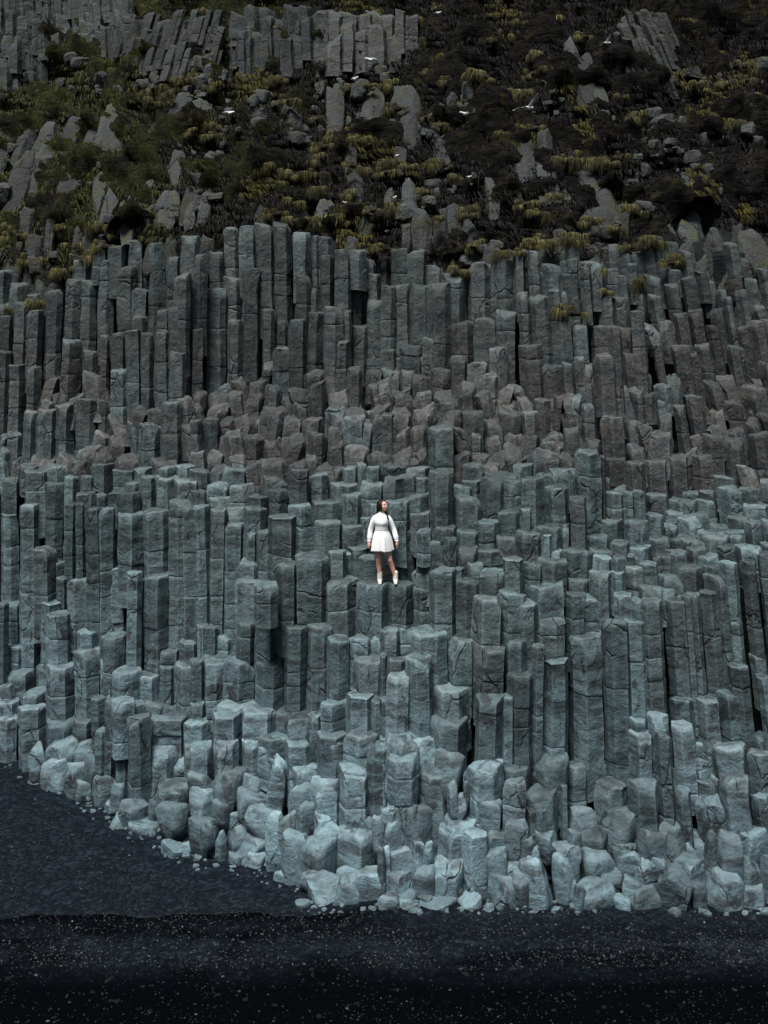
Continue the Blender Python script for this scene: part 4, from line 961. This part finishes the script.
# arms and hands
SH = [(-.190, .01, 1.262), (.095, .01, 1.262)]; EL = [(-.262, .03, 1.05), (.190, .03, 1.055)]; WR = [(-.285, -.03, .845), (.245, -.04, .85)]
for s, sh, el, wv in zip((-1, 1), SH, EL, WR):
    capsule(bm, sh, el, .037, .033); capsule(bm, el, wv, .036, .024)
    wv = Vector(wv); dn = Vector((s*.10, -.10, -1)).normalized()
    palm = wv+dn*.075; capsule(bm, wv, palm, .024, .030, flat=(.62, 1.1))
    for i, (off, L) in enumerate(((-.030, .062), (-.010, .072), (.010, .067), (.028, .052))):
        k0 = palm+Vector((0, off, 0))+dn*.012; k1 = k0+(dn+Vector((-s*.10, 0, 0))).normalized()*L*.5; k2 = k1+(dn+Vector((-s*.45, 0, 0))).normalized()*L*.5
        capsule(bm, k0, k1, .0085, .0078, 12); capsule(bm, k1, k2, .0078, .0065, 12)
    t0 = wv+dn*.025+Vector((0, -.026, 0)); t1 = t0+Vector((-s*.008, -.030, -.035)); t2 = t1+Vector((-s*.012, -.006, -.030))
    capsule(bm, t0, t1, .012, .010, 12); capsule(bm, t1, t2, .010, .008, 12)
fuse('body', bm, .0055, M_SKIN, wr, 3)
# face details
for s in (-1, 1):
    bm = bmesh.new(); ball(bm, hp(s*.029, -.079, .010), (.013, .008, .007), HR); me = bpy.data.meshes.new('eye'); bm.to_mesh(me); bm.free(); me.materials.append(M_EYEW); e = link('eye', me, wr)
    bm = bmesh.new(); ball(bm, hp(s*.029, -.0865, .010), (.006, .003, .006), HR); me = bpy.data.meshes.new('iris'); bm.to_mesh(me); bm.free(); me.materials.append(M_IRIS); link('iris', me, e)
    bm = bmesh.new(); capsule(bm, hp(s*.016, -.089, .030), hp(s*.044, -.080, .033), .0035, .0025, 8); me = bpy.data.meshes.new('eyebrow'); bm.to_mesh(me); bm.free(); me.materials.append(M_HAIR); link('eyebrow', me, wr)
bm = bmesh.new(); ball(bm, hp(0, -.086, -.052), (.021, .008, .005), HR); ball(bm, hp(0, -.085, -.059), (.018, .008, .006), HR); me = bpy.data.meshes.new('mouth'); bm.to_mesh(me); bm.free(); me.materials.append(M_LIP); link('mouth', me, wr)
# hair: cap, length down the back and a lock over her left shoulder
bm = bmesh.new()
ball(bm, hp(0, .028, .042), (.084, .092, .086), HR); ball(bm, hp(0, .055, -.02), (.082, .060, .095), HR)
for s in (-1, 1): ball(bm, hp(s*.068, .0, .0), (.022, .045, .075), HR)
capsule(bm, (-.075, .06, 1.50), (-.085, .085, 1.36), .062, .050); capsule(bm, (-.085, .085, 1.36), (-.06, .11, 1.18), .050, .022)
capsule(bm, (.005, .05, 1.43), (.045, .0, 1.345), .030, .026); capsule(bm, (.045, .0, 1.345), (.085, -.085, 1.27), .026, .014)
ho = fuse('hair', bm, .006, M_HAIR, wr, 3)
# dress: open shell with folds, collar, puffed sleeves
def shell(name, secs, n, mat, parent, wav=None, thick=.004):
    V, F = [], []
    for i, (cx, cy, z, rx, ry, wv) in enumerate(secs):
        for j in range(n):
            a = 2*math.pi*j/n; f = 1+wv*(.6*math.sin(a*9+.8)+.4*math.sin(a*14+2)+.5*math.sin(a*5+1.3))
            V.append((cx+math.cos(a)*rx*f, cy+math.sin(a)*ry*f, z+wv*.08*math.sin(a*3+1)))
    for i in range(len(secs)-1):
        for j in range(n):
            k = (j+1) % n; F.append((i*n+j, i*n+k, (i+1)*n+k, (i+1)*n+j))
    return V, F
ds = [(-.04, .01, 1.400, .052, .052, 0), (-.042, .01, 1.375, .058, .056, 0), (-.046, .01, 1.352, .085, .066, 0), (-.048, .01, 1.335, .115, .074, .004), (-.049, .01, 1.305, .150, .090, .006), (-.049, .01, 1.26, .155, .104, .012),
      (-.049, .0, 1.20, .148, .122, .02), (-.048, .0, 1.15, .130, .112, .02), (-.048, .005, 1.12, .120, .100, .01), (-.047, .008, 1.05, .116, .098, .01), (-.047, .01, 1.03, .124, .104, .03),
      (-.046, .01, .98, .150, .130, .05), (-.045, .01, .90, .172, .150, .08), (-.043, .01, .80, .190, .168, .10), (-.041, .01, .72, .202, .178, .09), (-.040, .01, .665, .212, .184, .10), (-.040, .01, .642, .214, .186, .10), (-.040, .01, .644, .209, .181, .10), (-.041, .01, .72, .197, .173, .09)]
V, F = shell('dress', ds, 72, M_DRESS, wr); nV = len(V)
for s, sh, el, wv in zip((-1, 1), SH, EL, WR):
    pts = [(Vector((-.048+s*.10, .01, 1.30)), .040), (Vector(sh)+Vector((-s*.02, 0, .018)), .052), (Vector(sh).lerp(Vector(el), .25), .053), (Vector(sh).lerp(Vector(el), .7), .047), (Vector(el), .048), (Vector(el).lerp(Vector(wv), .35), .047), (Vector(el).lerp(Vector(wv), .65), .049),
           (Vector(el).lerp(Vector(wv), .85), .046), (Vector(el).lerp(Vector(wv), .93), .036), (Vector(wv), .031), (Vector(wv)+Vector((0, 0, -.008)), .040)]
    n = 32; o = len(V)
    for i, (c, r) in enumerate(pts):
        t = (pts[min(i+1, len(pts)-1)][0]-pts[max(i-1, 0)][0]).normalized(); u = t.cross(Vector((0, 1, 0))).normalized(); v = t.cross(u)
        for j in range(n):
            a = 2*math.pi*j/n; f = 1+.07*math.sin(a*6+i)*(i > 1)
            V.append(tuple(c+(u*math.cos(a)+v*math.sin(a))*r*f))
    for i in range(len(pts)-1):
        for j in range(n):
            k = (j+1) % n; F.append((o+i*n+j, o+i*n+k, o+(i+1)*n+k, o+(i+1)*n+j))
dress = link('dress', make_mesh('dress', V, F, M_DRESS), wr)
V, F = shell('w', [(-.048, .005, 1.128, .1255, .1065, .006), (-.048, .006, 1.09, .122, .104, .006), (-.047, .008, 1.045, .124, .105, .006)], 72, M_BAND, wr)
link('waistband', make_mesh('waistband', V, F, M_BAND), dress)
# boots
for a_ in ANK:
    x, y = a_[0], a_[1]; bm = bmesh.new()
    capsule(bm, (x, y+.005, .21), (x, y-.002, .075), .050, .052); capsule(bm, (x, y-.005, .070), (x+.004, y-.115, .036), .048, .034, flat=(1, .85)); ball(bm, (x+.004, y-.10, .022), (.038, .055, .020))
    capsule(bm, (x, y+.022, .06), (x, y+.024, .014), .026, .020)
    b_ = fuse('boot', bm, .005, M_BOOT, wr, 0)
    zmin = min(v.co.z for v in b_.data.vertices)
    for v in b_.data.vertices: v.co.z -= zmin*(1-min(1, v.co.z/.2))


# ------------------------------------------------------------------ camera, sky, light
cam = bpy.data.cameras.new('camera'); co = bpy.data.objects.new('camera', cam); COL.objects.link(co)
cam.sensor_fit = 'HORIZONTAL'; cam.sensor_width = 36.; cam.lens = 36.*FPX/768.
cam.shift_y = -(512-YH)/768.; cam.clip_end = 2000
co.location = (0, 0, HC); co.rotation_euler = (math.radians(90), 0, 0); scene.camera = co
w = bpy.data.worlds.new('World'); scene.world = w; w.use_nodes = True; nt = w.node_tree
bg = nt.nodes['Background']; sky = nt.nodes.new('ShaderNodeTexSky'); sky.sky_type = 'NISHITA'; sky.sun_disc = False
SUN_EL, SUN_AZ = math.radians(67), math.radians(203)     # azimuth clockwise from +Y
sky.sun_elevation = SUN_EL; sky.sun_rotation = SUN_AZ; sky.air_density = 1.2; sky.dust_density = 2.5; sky.ozone_density = 1.5
nt.links.new(sky.outputs[0], bg.inputs[0]); bg.inputs[1].default_value = .05
sd = bpy.data.lights.new('sun', 'SUN'); sd.energy = 5.0; sd.angle = math.radians(22); sd.color = (1., .97, .92)
so = bpy.data.objects.new('sun', sd); COL.objects.link(so)
dirv = Vector((math.sin(SUN_AZ)*math.cos(SUN_EL), math.cos(SUN_AZ)*math.cos(SUN_EL), math.sin(SUN_EL)))
so.rotation_euler = (-dirv).to_track_quat('-Z', 'Y').to_euler(); so.location = (0, -10, 30)
scene.view_settings.view_transform = 'Standard'; scene.view_settings.look = 'None'
scene.view_settings.gamma = 1.0; scene.view_settings.exposure = 0.38
scene.cycles.max_bounces = 5
